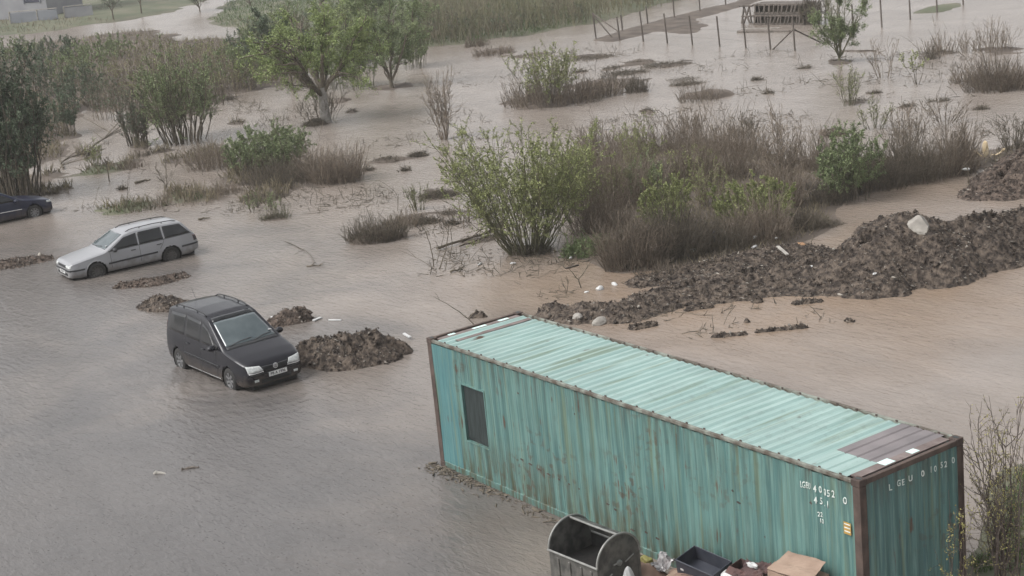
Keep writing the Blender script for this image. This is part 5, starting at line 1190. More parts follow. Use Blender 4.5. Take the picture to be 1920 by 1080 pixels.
for (x0, y0, x1, y1, n_) in ((1060, 95, 1900, 330, 1300), (680, 250, 1000, 520, 420), (430, 300, 800, 460, 300), (440, 150, 620, 240, 300), (860, 90, 1250, 230, 350), (1180, 480, 1500, 530, 260), (1000, 440, 1200, 560, 120), (1180, 560, 1560, 640, 60), (80, 240, 460, 400, 160)):
    a = rng.uniform(x0, x1, n_*3); b_ = rng.uniform(y0, y1, n_*3); P_ = np.array([G(u, v) for u, v in zip(a, b_)]); kk = fbm(P_[:, 0]*.30, P_[:, 1]*.30, 3, 33); o_ = np.argsort(-kk)[:n_]; Q.append(P_[o_])
Q = np.concatenate(Q); n = len(Q); Q[:, :2] += rng.normal(size=(n, 2))*.15; a = rng.uniform(0, 6.28, n)
Dd = np.stack([np.cos(a), np.sin(a), np.where(rng.uniform(size=n) < .35, rng.uniform(.4, 2.5, n), .02)], 1); Lq = rng.lognormal(-1.15, .55, n); Q[:, 2] = .005
c_ = curves(rng, Q, Dd, Lq, 4, .14); c_[:, :, 2] = np.maximum(c_[:, :, 2], -.01)
i, t, o2, tn = pick(rng, c_, n, .2, .9); c2 = curves(rng, o2, tn+rng.normal(size=(n, 3))*.6+np.array([0, 0, .2]), Lq[i]*.4, 3, .1)
ds = link('drift_twigs', mesh_np('drift_twigs', *join([tubes(c_, np.array([[.011, .010, .008, .005]])*np.ones((n, 1)), 3), tubes(c2, np.full((n, 3), .008), 3)])), M['darktwig']); tag(ds, 'scattered twigs and dead stems drifting on the flood', 'drift twigs', kind='stuff')
rng = np.random.default_rng(91); n = 420; t = rng.uniform(0, 1, n)
Ps = np.stack([t*12.2, -.05-np.abs(rng.normal(size=n))*.16, np.full(n, .01)], 1); Ps[:, 0] = np.where(rng.uniform(size=n) < .45, np.abs(rng.normal(size=n))*1.6-.3, Ps[:, 0])
a = rng.uniform(-.7, .7, n); Dd = np.stack([np.cos(a), np.sin(a), np.full(n, .03)], 1); c_ = curves(rng, Ps, Dd, rng.lognormal(-2.2, .5, n), 3, .12); c_[:, :, 2] = np.maximum(c_[:, :, 2], .002)
sc = link('floating_scum', mesh_np('floating_scum', *tubes(c_, np.array([[.009, .012, .007]])*rng.lognormal(0, .4, (n, 1)), 4)), M['darktwig']); tag(sc, 'bits of straw and scum gathered along the foot of the container', 'floating debris', kind='stuff')
# grass on the dry land
def grass_on(name, box, n, hh, mat, label, mask=0):
    rng = np.random.default_rng(11+mask); px = rng.uniform(box[0], box[2], n*3); py = rng.uniform(box[1], box[3], n*3)
    P_ = np.array([G(a, b_) for a, b_ in zip(px, py)]); H_, G_ = ground_h(P_[:, 0], P_[:, 1]); k = (H_ > .03) & ((G_ > .3) if mask == 1 else (G_ < 2)); P_ = P_[k][:n]; P_[:, 2] = H_[k][:n]-.03; m_ = len(P_)
    D_ = np.stack([rng.normal(size=m_)*.45, rng.normal(size=m_)*.45, np.ones(m_)], 1); c_ = curves(rng, P_, D_, hh*rng.uniform(.5, 1.3, m_), 3, .1)
    o = link(name, mesh_np(name, *tubes(c_, np.array([[.014, .011, .004]])*np.ones((m_, 1))*hh*4, 3)), mat); return tag(o, label, 'grass', kind='stuff')
grass_on('grass', (380, -40, 1100, 170), 15000, .38, M['grass'], 'green grass on the far meadow', 1)
grass_on('grass', (140, 300, 460, 410), 4000, .16, M['grass'], 'short green grass on the left islets', 1)
grass_on('dry_grass', (-100, 40, 560, 400), 16000, .40, M['drygrass'], 'dry grass and litter under the left bank brush')
grass_on('dry_grass', (1040, 260, 1920, 520), 9000, .22, M['drygrass'], 'dry grass under the thicket')
grass_on('grass', (1820, 850, 1990, 1079), 2500, .16, M['grass'], 'fresh grass behind the budding shrub', 1)

# ------------------------------------------------------------------ soil heaps
def heap(name, pts, label, mat='mud', res=.07, cat='soil heap', rough=.22, seed=1, group='dug up soil heaps', clod=3.0, lit=0):
    """pts: (px, py of the foot line centre, half width m, height m) along a ridge"""
    c_ = np.array([[*G(a, b_)[:2], w, h] for a, b_, w, h in pts]); mw = c_[:, 2].max()+.6
    X_, Y_ = np.meshgrid(np.arange(c_[:, 0].min()-mw, c_[:, 0].max()+mw, res), np.arange(c_[:, 1].min()-mw, c_[:, 1].max()+mw, res), indexing='ij')
    best = np.full(X_.shape, -9.0)
    n1 = fbm(X_*.9, Y_*.9, 4, seed)
    segs = [(c_[i], c_[i+1]) for i in range(len(c_)-1)] if len(c_) > 1 else [(c_[0], c_[0]+np.array([.01, 0, 0, 0]))]
    for a, b_ in segs:
        dx, dy = b_[0]-a[0], b_[1]-a[1]; t = np.clip(((X_-a[0])*dx+(Y_-a[1])*dy)/(dx*dx+dy*dy+1e-9), 0, 1)
        dd = np.hypot(X_-a[0]-t*dx, Y_-a[1]-t*dy); w = a[2]*(1-t)+b_[2]*t; h = a[3]*(1-t)+b_[3]*t; q = dd/w+n1*.55
        best = np.maximum(best, h*(1-q**1.35*1.0)*np.where(q < 1.6, 1, 1))
    best = np.where(np.isfinite(best), best, -1)
    wk = worley(X_*clod, Y_*clod, seed); wk2 = worley(X_*clod*2.6, Y_*clod*2.6, seed+3)
    amp = np.clip((best+.12)*2.2, .15, 1)
    wk3 = worley(X_*clod*6, Y_*clod*6, seed+8)
    Z_ = best+rough*amp*(.55-wk)*.8+rough*.60*amp*(.5-wk2)+rough*.28*amp*(.5-wk3)+rough*amp*fbm(X_*2.2, Y_*2.2, 4, seed+7)*1.3
    Z_ = np.maximum(Z_, -.15); k = Z_ > -.08; k2 = k[:-1, :-1] | k[1:, :-1] | k[1:, 1:] | k[:-1, 1:]
    ii = np.arange(X_.size).reshape(X_.shape); F_ = np.stack([ii[:-1, :-1][k2], ii[1:, :-1][k2], ii[1:, 1:][k2], ii[:-1, 1:][k2]], 1)
    rng = np.random.default_rng(seed); jit = res*.35
    V_ = np.stack([X_.ravel()+rng.uniform(-jit, jit, X_.size), Y_.ravel()+rng.uniform(-jit, jit, X_.size), Z_.ravel()], 1)
    used = np.unique(F_); mp = np.zeros(len(V_), int); mp[used] = np.arange(len(used)); V_ = V_[used]; F_ = mp[F_]
    cx, cy_ = c_[:, 0].mean(), c_[:, 1].mean(); V_[:, 0] -= cx; V_[:, 1] -= cy_
    o = link(name, mesh_np(name, V_, F_), M[mat]); o.location = (cx, cy_, 0)
    def top(px, py):
        for z in np.arange(3.0, -.01, -.02):
            p = G(px, py, z); i = int(round((p[0]-X_[0, 0])/res)); j = int(round((p[1]-Y_[0, 0])/res))
            if 0 <= i < X_.shape[0] and 0 <= j < X_.shape[1] and Z_[i, j] >= z: return p
        return G(px, py, 0)
    tag(o, label, cat, group)
    area = float(k.sum())*res*res; nc = int(min(16000, area*(220 if res < .06 else 170)))
    if nc > 20:
        for (nm, mt, cnt, sz) in (('loose_clods', M[mat], nc, .020), ('pebbles_and_roots', M['pebble'], nc//5, .018)):
            idx = rng.choice(np.flatnonzero((Z_ > .0).ravel()), cnt); P_ = np.stack([X_.ravel()[idx]-cx, Y_.ravel()[idx]-cy_, Z_.ravel()[idx]], 1)+rng.normal(size=(cnt, 3))*res*.4
            base_ = np.array([[1, 0, 0], [-1, 0, 0], [0, 1, 0], [0, -1, 0], [0, 0, 1], [0, 0, -1.]]); sc_ = sz*rng.lognormal(0, .5, (cnt, 1, 1))*rng.uniform(.5, 1.3, (cnt, 6, 3)); an_ = rng.uniform(0, 6.28, cnt)
            B_ = base_[None]*sc_; ca, sa = np.cos(an_)[:, None], np.sin(an_)[:, None]; B_ = np.stack([B_[:, :, 0]*ca-B_[:, :, 1]*sa, B_[:, :, 0]*sa+B_[:, :, 1]*ca, B_[:, :, 2]+B_[:, :, 0]*.4], 2)
            if nm[0] == 'p': B_ *= np.where(rng.uniform(size=(cnt, 1, 1)) < .4, np.array([[[3.2, .5, .6]]]), 1.0)
            Vc = (P_[:, None]+B_).reshape(-1, 3); f_ = np.array([[0, 2, 4], [2, 1, 4], [1, 3, 4], [3, 0, 4], [2, 0, 5], [1, 2, 5], [3, 1, 5], [0, 3, 5]])
            ch = link(nm, mesh_np(nm, Vc, (f_[None]+6*np.arange(cnt)[:, None, None]).reshape(-1, 3)), mt, o); ch['kind'] = 'stuff'
    return top
heap('soil_heap', [(590, 672, .75, .45), (640, 674, 1.0, .62), (700, 668, .95, .62), (748, 660, .45, .40)], 'long clumpy soil heap touching the right side of the black people carrier', seed=3, res=.045, rough=.26)
heap('soil_heap', [(520, 606, .5, .22), (562, 600, .42, .48)], 'small soil heap behind the bonnet of the black people carrier', 'mudred', seed=5, res=.05, rough=.26)
heap('soil_heap', [(285, 574, .55, .26), (335, 576, .55, .26)], 'soil heap behind the roof of the black people carrier', seed=8, res=.05, rough=.24)
heap('soil_heap', [(235, 537, .35, .10), (285, 531, .55, .16), (335, 520, .35, .12)], 'low soil strip along the side of the silver estate car', 'mudred', seed=9, res=.05, rough=.22)
heap('mud_bank', [(-60, 505, .9, .12), (20, 496, .8, .16), (80, 487, .4, .12)], 'flat mud bank at the left edge by the silver car', 'mudred', seed=10, cat='mud bank', res=.07)
ridge = heap('soil_ridge', [(1035, 588, .55, .30), (1100, 594, .80, .32), (1170, 590, .85, .34), (1250, 562, .95, .30), (1340, 545, 1.4, .38), (1430, 530, 1.5, .42), (1540, 524, 1.7, .50), (1620, 520, 2.1, .95), (1700, 500, 2.5, 1.50), (1800, 482, 2.2, 1.05), (1890, 455, 1.7, .85), (1960, 440, 1.7, 1.0), (2080, 420, 1.8, 1.0)],
     'long dark ridge of dumped soil and roots running to the right edge', seed=12, res=.07, rough=.20, cat='soil ridge', clod=2.4)
heap('soil_heap', [(1215, 528, .7, .14), (1310, 512, 1.2, .22), (1400, 496, 1.3, .28), (1500, 478, 1.1, .30)], 'dark soil strip with litter between the thicket and the ridge', seed=14, res=.08, rough=.22)
heap('soil_heap', [(1870, 362, 1.3, .45), (1935, 345, 2.3, 1.25), (2050, 325, 2.4, 1.2)], 'brown soil heap at the right edge beyond the channel', 'mudred', seed=16, res=.08, rough=.16)
heap('soil_heap', [(1218, 578, .32, .20)], 'small clod island beside the soil ridge behind the container', 'mudred', seed=40, res=.05, rough=.16)
k = 20
for (pts, lab) in [([(1340, 632, .10, .08), (1395, 627, .10, .07)], 'small dark mud bar, left of two in the water right of the container'), ([(1420, 623, .08, .06), (1505, 614, .13, .08)], 'longer dark mud bar, right of two in the water right of the container'),
                   ([(1495, 569, .18, .10), (1535, 565, .14, .08)], 'dark mud scrap below the middle of the ridge'), ([(1290, 582, .12, .10), (1330, 576, .12, .10)], 'dark mud crumbs at the foot of the ridge'),
                   ([(1835, 515, .12, .22)], 'upright dark clod in front of the ridge'), ([(1400, 604, .08, .10)], 'tiny dark clod between ridge and mud bars'), ([(1595, 603, .10, .04)], 'thin dark mud smear right of the mud bars'),
                   ([(1190, 616, .16, .12), (1225, 610, .14, .12)], 'dark clods just behind the container roof'), ([(890, 594, .16, .12), (905, 594, .14, .12)], 'dark clods behind the far roof corner of the container'), ([(1420, 566, .14, .2)], 'dark clod on the sandy shallows by the ridge')]:
    k += 1; heap('mud_clod', pts, lab, seed=k, res=.035, rough=.08, cat='mud', group='small dark clods in the water', clod=5)
# rocks and litter on the ridge
def rock(px, py, wpx, label, mat=M['stone'], sq=(1, .8, .7), seed=1, cat='boulder', name='boulder', z=None, sub=3, amp=.12, top=None, group=None):
    p = top(px, py) if top else G(px, py, z or 0.0); r = WPX(px, py, wpx)/2
    o = blobm(name, (p[0], p[1], p[2]+r*sq[2]*.25), r, mat, label, cat, seed, sq, amp, group, sub, False, 1.3); o.rotation_euler = (0, 0, seed*1.3); return o
def facet(o):   # chip a boulder into planes
    bm = bmesh.new(); bm.from_mesh(o.data); rn = random.Random(3)
    for _ in range(9):
        nn = Vector((rn.uniform(-1, 1), rn.uniform(-1, 1), rn.uniform(-.3, 1))).normalized(); m_ = max(v.co.dot(nn) for v in bm.verts)*.70
        for v in bm.verts:
            d_ = v.co.dot(nn)-m_
            if d_ > 0: v.co -= nn*d_
    bm.to_mesh(o.data); bm.free()
b0 = rock(1722, 427, 52, 'large pale angular boulder on top of the soil ridge', M['bould'], sq=(1, .62, .66), seed=2, top=ridge, sub=4, amp=.06); facet(b0)
rock(1125, 604, 46, 'flat grey stone at the foot of the ridge behind the container', M['bould'], sq=(1, .6, .35), seed=4, top=ridge, group='stones on the ridge')
rock(1083, 596, 20, 'small pale stone left of the flat grey stone', seed=5, top=ridge, group='stones on the ridge')
rock(1125, 543, 16, 'white foam lump on the left crest of the ridge', M['white'], seed=6, cat='foam lump', name='foam_lump', top=ridge)
rock(1152, 533, 20, 'white flat scrap right of the foam lump on the ridge crest', M['white'], (1, .5, .3), 7, 'plastic scrap', 'plastic_scrap', top=ridge)
rock(1100, 548, 9, 'small white scrap left of the foam lump', M['white'], (1, .7, .5), 8, 'plastic scrap', 'plastic_scrap', top=ridge)
rock(1027, 459, 14, 'white plastic bottle at the foot of the fan-shaped shrub', M['white'], (1, .6, .6), 9, 'plastic bottle', 'plastic_bottle', z=.1)
rock(1500, 466, 26, 'orange-brown broken stump in the channel beside the ridge', pm('orange_wood', (.36, .22, .12), (.25, .14, .08), 6, .8), (1, .6, .7), 10, 'stump', 'stump', z=.1)
rock(1415, 445, 13, 'white scrap right end of the thicket litter', M['white'], (1, .5, .4), 11, 'plastic scrap', 'plastic_scrap', z=.25)
rock(1390, 444, 8, 'tiny white scrap left of the white plank end', M['white'], (1, .6, .5), 12, 'plastic scrap', 'plastic_scrap', z=.25)
rock(1300, 470, 15, 'pale greenish plastic bag below the blue rag', pm('pale_green_plastic', (.45, .52, .48), (.38, .42, .40), 6, .5), (1, .6, .5), 13, 'plastic bag', 'litter_bag', z=.2)
rock(1340, 446, 18, 'dark blue rag hanging in the stalks above the litter', pm('dark_blue_cloth', (.035, .055, .11), (.02, .03, .07), 6, .9), (.7, .5, 1.1), 14, 'rag', 'rag', z=.35)
rock(1456, 447, 9, 'white scrap far right of the thicket litter', M['white'], (1, .6, .5), 15, 'plastic scrap', 'plastic_scrap', z=.2)
rock(1415, 463, 18, 'grey foil scrap below the white plank', pm('grey_foil', (.4, .4, .4), (.25, .25, .25), 6, .4), (1, .5, .25), 16, 'scrap', 'foil_scrap', z=.2)
rock(1848, 283, 22, 'pale yellow splintered stump above the right-hand soil heap', M['palewood'], (.5, .4, 1.3), 17, 'stump', 'stump', z=.5)
rock(1640, 514, 8, 'white bottle cap sized scrap on the lower ridge slope', M['white'], (1, .7, .6), 18, 'plastic scrap', 'plastic_scrap', top=ridge)
rock(1522, 500, 8, 'white scrap in the middle of the ridge', M['white'], (1, .7, .5), 19, 'plastic scrap', 'plastic_scrap', top=ridge)
rock(962, 494, 12, 'white floating foam piece by the fan-shaped shrub', M['white'], (1, .4, .3), 20, 'foam piece', 'foam_piece', z=.02)
rock(900, 495, 18, 'white floating plank end left of the floating foam piece', M['white'], (1, .25, .2), 21, 'plank', 'plank', z=.02)
rock(1812, 318, 14, 'white torn plastic under the splintered stump', M['white'], (1, .5, .4), 22, 'plastic scrap', 'plastic_scrap', z=.25)
rock(1070, 484, 7, 'small white scrap below the low bright green weeds', M['white'], (1, .6, .6), 23, 'plastic scrap', 'plastic_scrap', z=.1)
# planks, poles and drifting branches
def stick(name, a, b_, r, mat, label, cat, r2=None, bend=.06, fork=0, group=None, flat=False, za=.03, zb=.03):
    p = G(*a)+np.array([0, 0, za]); q = G(*b_)+np.array([0, 0, zb]); d = q-p; Ln = np.linalg.norm(d); s = np.array([-d[1], d[0], 0])/Ln
    if flat:
        m_ = MB(); t = .02; R_ = Matrix.Translation(Vector((p+q)/2)) @ Vector(d).to_track_quat('X', 'Z').to_matrix().to_4x4(); m_.box(-Ln/2, Ln/2, -r, r, -t, t, R_, bev=.006); return tag(m_.build(name, mat), label, cat, group)
    rn = random.Random(int(a[0]*3+a[1])); pts = [Vector(p+d*t+s*Ln*bend*math.sin(t*math.pi)+np.array([0, 0, rn.uniform(-.02, .04)])) for t in np.linspace(0, 1, 8)]
    m_ = MB().tube(pts, r, 6, r2 if r2 is not None else r*.4)
    for k_ in range(fork):
        t = rn.uniform(.25, .85); i = int(t*7); o = pts[i]; dd = Vector((d/Ln+s*rn.choice((-1, 1))*rn.uniform(.5, 1.1)+np.array([0, 0, rn.uniform(.1, .9)])))*Ln*rn.uniform(.18, .35)
        m_.tube([o, o+dd*.5+Vector((0, 0, .02)), o+dd], r*.5, 5, r*.25)
    return tag(m_.build(name, mat), label, cat, group)
DR = 'floating branches and sticks'
stick('plank', (1348, 453), (1392, 458), .07, M['white'], 'long white plank in the litter at the thicket foot', 'plank', flat=True, za=.35, zb=.30)
stick('plank', (1460, 492), (1478, 505), .05, M['stone'], 'short pale plank lying on the ridge', 'plank', flat=True, za=.5, zb=.45)
stick('plank', (508, 597), (540, 592), .05, M['white'], 'pale plank between the people carrier and the small heap', 'plank', flat=True)
stick('plank', (588, 603), (602, 597), .05, M['white'], 'short white board at the right end of the small heap', 'plank', flat=True)
stick('plank', (616, 601), (640, 601), .03, M['white'], 'thin white board floating above the long heap', 'plank', flat=True, za=.01, zb=.01)
stick('plank', (758, 633), (770, 638), .04, M['white'], 'short white board at the right tip of the long heap', 'plank', flat=True, za=.12, zb=.08)
stick('plank', (1060, 505), (1085, 498), .025, M['wood'], 'thin board edge floating under the low green weeds', 'plank', flat=True)
stick('branch', (536, 456), (590, 497), .016, M['darktwig'], 'thin curved branch floating right of the silver car', 'branch', fork=2, group=DR)
stick('branch', (575, 500), (606, 499), .03, M['darktwig'], 'short floating branch with a knot below the thin curved one', 'branch', fork=2, group=DR)
stick('branch', (372, 413), (394, 410), .05, M['darktwig'], 'dark driftwood piece behind the silver car', 'branch', fork=0, group=DR)
stick('branch', (340, 881), (373, 877), .045, M['wood'], 'grey stick drifting in the lower left water, right of the pale one', 'stick', r2=.02, group=DR, za=.0, zb=.0)
stick('branch', (290, 888), (311, 888), .05, M['stone'], 'pale stick drifting in the lower left water', 'stick', r2=.02, group=DR, za=.0, zb=.0)
stick('branch', (820, 470), (985, 428), .05, M['darktwig'], 'long dark fallen branch pointing left from the fan-shaped shrub', 'branch', fork=4, group=DR, za=.05, zb=.15)
stick('branch', (862, 465), (945, 440), .03, M['darktwig'], 'shorter fallen branch under the long dark one', 'branch', fork=3, group=DR, zb=.08)
stick('branch', (845, 512), (868, 506), .04, M['darktwig'], 'dark knotty driftwood left of the floating plank end', 'branch', fork=5, group=DR)
stick('branch', (120, 318), (200, 285), .05, M['darktwig'], 'arched fallen branch on the left water', 'branch', fork=5, bend=.25, group=DR, za=.1, zb=.15)
stick('branch', (160, 300), (250, 240), .05, M['darktwig'], 'long fallen branch reaching from the blackish-green small tree', 'branch', fork=5, group=DR, za=.1, zb=.2)
stick('branch', (254, 345), (282, 338), .07, M['darktwig'], 'dark log floating right of the tiny leaning sapling', 'log', fork=0, group=DR)

# ------------------------------------------------------------------ fences, pallets, far house
def twig_up(a, b_, r, label, mat=None, bend=.08, fork=3, group='flooded bare stems', seed=0, name='stem'):
    p = G(*a); h = HPX(a[0], a[1], a[1]-b_[1]); dx = WPX(a[0], a[1], b_[0]-a[0]); rn = random.Random(int(a[0]*7+a[1])); D = Vector(ALONG)*dx+Vector((0, 0, h)); s_ = Vector(AWAY)*.3+Vector(ALONG)
    pts = [Vector(p)+D*t+s_*(h*bend*math.sin(t*math.pi))+Vector((rn.uniform(-.02, .02), rn.uniform(-.02, .02), -.1 if t == 0 else 0)) for t in np.linspace(0, 1, 9)]
    m_ = MB().tube(pts, r, 5, r*.4)
    for k_ in range(fork):
        o = pts[rn.randint(2, 7)]; dd = Vector((rn.uniform(-1, 1), rn.uniform(-1, 1), rn.uniform(.1, 1)))*D.length*.22
        m_.tube([o, o+dd*.5+Vector((0, 0, .03)), o+dd], r*.55, 4, r*.3)
    return tag(m_.build(name, mat or M['darktwig']), label, name, group)
twig_up((895, 614), (820, 548), .018, 'long forked branch sticking up behind the far corner of the container', fork=2, name='branch', group=None)
twig_up((812, 500), (796, 415), .020, 'bent bare stem standing in the water, leftmost of three', fork=3)
twig_up((822, 505), (848, 422), .022, 'bare stem leaning right in the water, middle of three', fork=4)
twig_up((842, 485), (850, 425), .018, 'thin upright stem in the water, rightmost of three', fork=3)
twig_up((1090, 540), (1068, 498), .020, 'crossed stem in the shallows below the low green weeds, left one', fork=2)
twig_up((1082, 528), (1118, 478), .018, 'crossed stem in the shallows below the low green weeds, right one', fork=3)
twig_up((745, 395), (718, 335), .014, 'thin arching stem left of the small sparse yellowish shrub', fork=1, bend=.25)
twig_up((1815, 350), (1812, 305), .028, 'thin dark stick upright at the corner of the right soil heap', fork=2)
twig_up((1848, 300), (1826, 280), .05, 'pale split branch left of the splintered stump', M['palewood'], fork=2, name='branch', group='splintered pale branches')
twig_up((1852, 300), (1884, 282), .05, 'pale split branch right of the splintered stump', M['palewood'], fork=2, name='branch', group='splintered pale branches')
def post_h(b_, t): return HPX(b_[0], b_[1], b_[1]-t)
def fence(label, posts, braces=(), wires=True, r=.055):
    p0 = G(*posts[0][0]); e = empty('post_fence', (p0[0], p0[1], 0), 0, label, 'fence')
    tops = []
    for (b_, t, lean) in posts:
        p = G(*b_)-p0; h = post_h(b_, t); tp = Vector((p[0], p[1], h))+Vector(ALONG)*lean*h; m_ = MB().tube([(p[0], p[1], -.4), tuple(tp)], r, 8, r*.92); m_.build('post', M['wood'], e); tops.append((Vector((p[0], p[1], 0)), tp))
    for (i, f, j, g) in braces:
        a = tops[i][0].lerp(tops[i][1], f)
        c_ = tops[j][0].lerp(tops[j][1], g) if isinstance(j, int) else Vector(G(*j)-p0)
        MB().tube([a, c_], r*.85, 8).build('brace', M['wood'], e)
    if wires:
        for f in (.25, .55, .88):
            MB().tube([a.lerp(b_, f) for a, b_ in tops], .003, 4).build('wire', m_arch, e)
    return e
fence('front row of wooden fence posts in the flood with slanting braces', [((1118, 73), 24, -.05), ((1162.5, 75), 31, -.06), ((1207, 78), 21, -.06), ((1252, 81), 25, -.06), ((1299, 84), 29, -.06), ((1350, 87), 30, -.05), ((1399, 90), 36, -.05), ((1445, 93), 33, -.04), ((1490.6, 95), 39, -.02)],
      [(0, .97, 1, .35), (0, .92, (1150, 73), 0), (8, .72, (1449, 93), 0), (8, .72, (1540, 80), 0)])
fence('back row of fence posts along the muddy strip', [((1167.5, 58), 28, -.04), ((1215, 45), 12, -.04), ((1265, 34), -2, -.03), ((1313, 22), -12, -.03), ((1361, 11), -22, -.02), ((1410, 1), -32, 0)])
fence('fence posts in the water at the upper right', [((1600, 65), 8, -.01), ((1653.8, 51.6), -5, -.03), ((1707, 37), -18, -.02), ((1757, 24), -30, -.01), ((1806, 9), -42, 0)])
stick('branch', (1578, 96), (1642, 96), .06, M['wood'], 'fallen pole on the water at the upright green tree', 'pole', r2=.04, bend=0)
stick('branch', (1383, 61), (1482, 60), .12, M['wood'], 'long grey plank pile floating in front of the pallets', 'planks', r2=.08, bend=.02)
stick('branch', (1390, 55), (1462, 53), .06, M['stone'], 'pale board behind the long grey planks', 'plank', flat=True)
def pallet_stack(px0, px1, py, hpx, label, n=2):
    a = G(px0, py); b_ = G(px1, py); Ln = np.linalg.norm(b_-a); h = HPX((px0+px1)/2, py, hpx); rz = math.atan2(b_[1]-a[1], b_[0]-a[0])
    e = empty('pallet_stack', (a[0], a[1], 0), rz, label, 'pallet stack'); rn = random.Random(int(px0)); d = 1.4
    for k_ in range(n):
        z0, z1 = h*k_/n, h*(k_+1)/n-.03; y = k_*.18
        MB().box(0, Ln, y, y+.12, z1-.12, z1, bev=.01).build('rail', M['wood'], e); MB().box(0, Ln, y, y+.12, z0, z0+.12, bev=.01).build('rail', M['wood'], e)
        MB().box(.05, Ln-.05, y+d*.5, y+d*.5+.05, z0, z1).build('back_board', m_card2 if False else M['darktwig'], e)
        x = .08; m_ = MB()
        while x < Ln-.15:
            w_ = rn.uniform(.08, .14); lean = rn.uniform(-.06, .22)
            MB().prism([(x, y-.03, z0+.1), (x+w_, y-.03, z0+.1), (x+w_+lean, y-.03, z1-.1), (x+lean, y-.03, z1-.1)], (0, .03, 0)).build('slat', M['wood'], e); x += w_+rn.uniform(.12, .28)
        MB().box(-.05, Ln+.05, y+.13, y+d, z1-.04, z1, bev=.01).build('deck', M['wood'], e)
        for xx in (0, Ln-.1): MB().box(xx, xx+.1, y+.13, y+d, z0, z1-.05).build('side_board', M['wood'], e)
    return e
pallet_stack(1411, 1506, 47, 40, 'weathered stack of wooden pallets standing in the flood', 2)
def frame_rack(px0, px1, py, hpx, label):
    a = G(px0, py); b_ = G(px1, py); Ln = np.linalg.norm(b_-a); h = HPX(px0, py, hpx); rz = math.atan2(b_[1]-a[1], b_[0]-a[0]); e = empty('wooden_trestle', (a[0], a[1], 0), rz, label, 'trestle')
    for x0, x1 in ((0, .25), (Ln, Ln-.25), (.1, Ln-.15), (Ln-.1, .15)): MB().tube([(x0, 0, -.2), (x1, .1, h)], .07, 6).build('leg', M['wood'], e)
    MB().box(-.1, Ln+.1, -.05, .2, h-.1, h, bev=.01).build('beam', M['wood'], e); MB().box(0, Ln, .0, .1, h*.35, h*.35+.1, bev=.01).build('beam', M['wood'], e); return e
frame_rack(1390, 1410, 44, 34, 'leggy wooden trestle at the left end of the pallet stack')
shrub(1528, 45, 56, 64, 'darktwig', None, 'grey pile of brushwood at the right end of the pallet stack', stems=60, sub=6, sub2=3, rmin=.014, base=.4, cat='brushwood', name='brushwood_pile')
m_wall = pm('grey_plaster', (.22, .22, .235), (.28, .28, .29), .6, .8); m_gate = pm('grey_sheet_fence', (.15, .16, .18), (.20, .21, .23), .5, .6)
def wall_run(name, a, b_, h, th, mat, label, cat, capm=None):
    p = G(*a); q = G(*b_); Ln = np.linalg.norm(q-p); rz = math.atan2(q[1]-p[1], q[0]-p[0]); e = empty(name, (p[0], p[1], 0), rz, label, cat)
    x = 0; k_ = 0
    while x < Ln-.01:
        x1 = min(x+3.0, Ln); MB().box(x+.12, x1-.002, 0, th, .3 if False else -.1, h, bev=.01).build('panel', mat, e); MB().box(x, x+.118, -.04, th+.04, -.1, h+.12, bev=.01).build('post', M['stone'], e); x = x1; k_ += 1
    MB().box(0, Ln, -.03, th+.03, h+.001 if False else h+.125, h+.20).build('coping', M['stone'] if capm is None else capm, e); return e
wall_run('garden_wall', (20, 50), (110, 42), HPX(60, 46, 24), .15, m_gate, 'grey sheet garden wall below the far house', 'garden wall')
wall_run('garden_wall', (122, 40), (176, 34), HPX(150, 36, 24), .15, m_wall, 'brown-grey garden wall with a pale end post', 'garden wall')
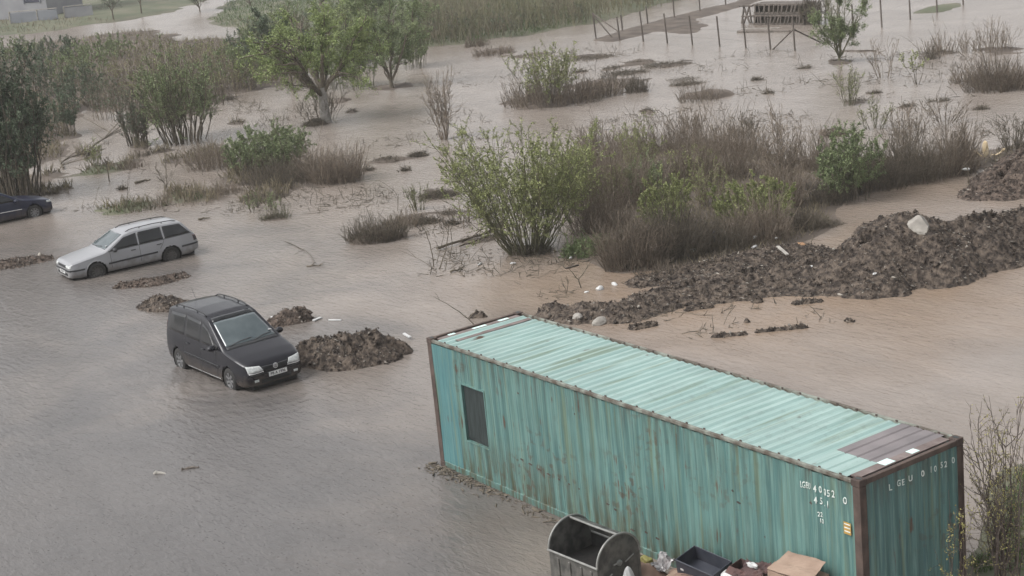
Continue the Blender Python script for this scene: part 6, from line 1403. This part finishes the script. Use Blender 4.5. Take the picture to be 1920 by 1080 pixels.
p = G(-60, 52); q = G(66, 42); Ln = np.linalg.norm(q-p); hz = empty('house', (p[0], p[1]+0, 0), math.atan2(q[1]-p[1], q[0]-p[0]), 'grey house with a dark window at the top left corner', 'house'); Hh_ = 9.0
Y0 = 3.0; X_w = Ln*(26+60)/126; ww = Ln*28/126
MB().box(0, Ln, Y0, Y0+8, -.2, Hh_, bev=.02).build('wall', m_wall, hz)
w1 = MB().box(X_w, X_w+ww, Y0-.06, Y0-.003, 1.9, 5.2, bev=.01).build('window', pm('dark_window', (.035, .04, .06), (.05, .055, .08), 2, .15), hz)
fr_ = MB()
for (a, b_, c_, d) in ((X_w-.12, X_w, 1.8, 5.3), (X_w+ww, X_w+ww+.12, 1.8, 5.3)): fr_.box(a, b_, Y0-.10, Y0-.002, c_, d)
fr_.build('frame', m_gate, w1)
MB().prism([(-.6, Y0-.6, Hh_), (Ln+.6, Y0-.6, Hh_), (Ln+.6, Y0+4, Hh_+3), (-.6, Y0+4, Hh_+3)], (0, 0, .2)).build('roof', M['rust'], hz)
MB().prism([(-.6, Y0+8.6, Hh_), (-.6, Y0+4.01, Hh_+3), (Ln+.6, Y0+4.01, Hh_+3), (Ln+.6, Y0+8.6, Hh_)], (0, 0, .2)).build('roof', M['rust'], hz)
for (px, py, w, lab, s_) in ((86, 37, 15, 'white sacks lying at the grey garden wall', 31), (128, 31, 12, 'white sack at the gap between the garden walls', 32)):
    p = G(px, py+6); r = WPX(px, py, w)/2; blobm('sack', (p[0], p[1], r*.8), r, M['white'], lab, 'sack', s_, (1, .7, .8), .2)

# ------------------------------------------------------------------ rain-damp air
hm = bpy.data.materials.new('damp_air'); hm.use_nodes = True; N = hm.node_tree.nodes; N.clear()
o_ = N.new('ShaderNodeOutputMaterial'); v_ = N.new('ShaderNodeVolumePrincipled'); v_.inputs['Density'].default_value = 0.0005
v_.inputs['Color'].default_value = (0.82, 0.81, 0.79, 1); v_.inputs['Anisotropy'].default_value = 0.0
hm.node_tree.links.new(v_.outputs[0], o_.inputs['Volume'])
air = MB().box(-2600, 2600, -2600, 3100, -1.9, 28).build('haze', hm); air['kind'] = 'stuff'
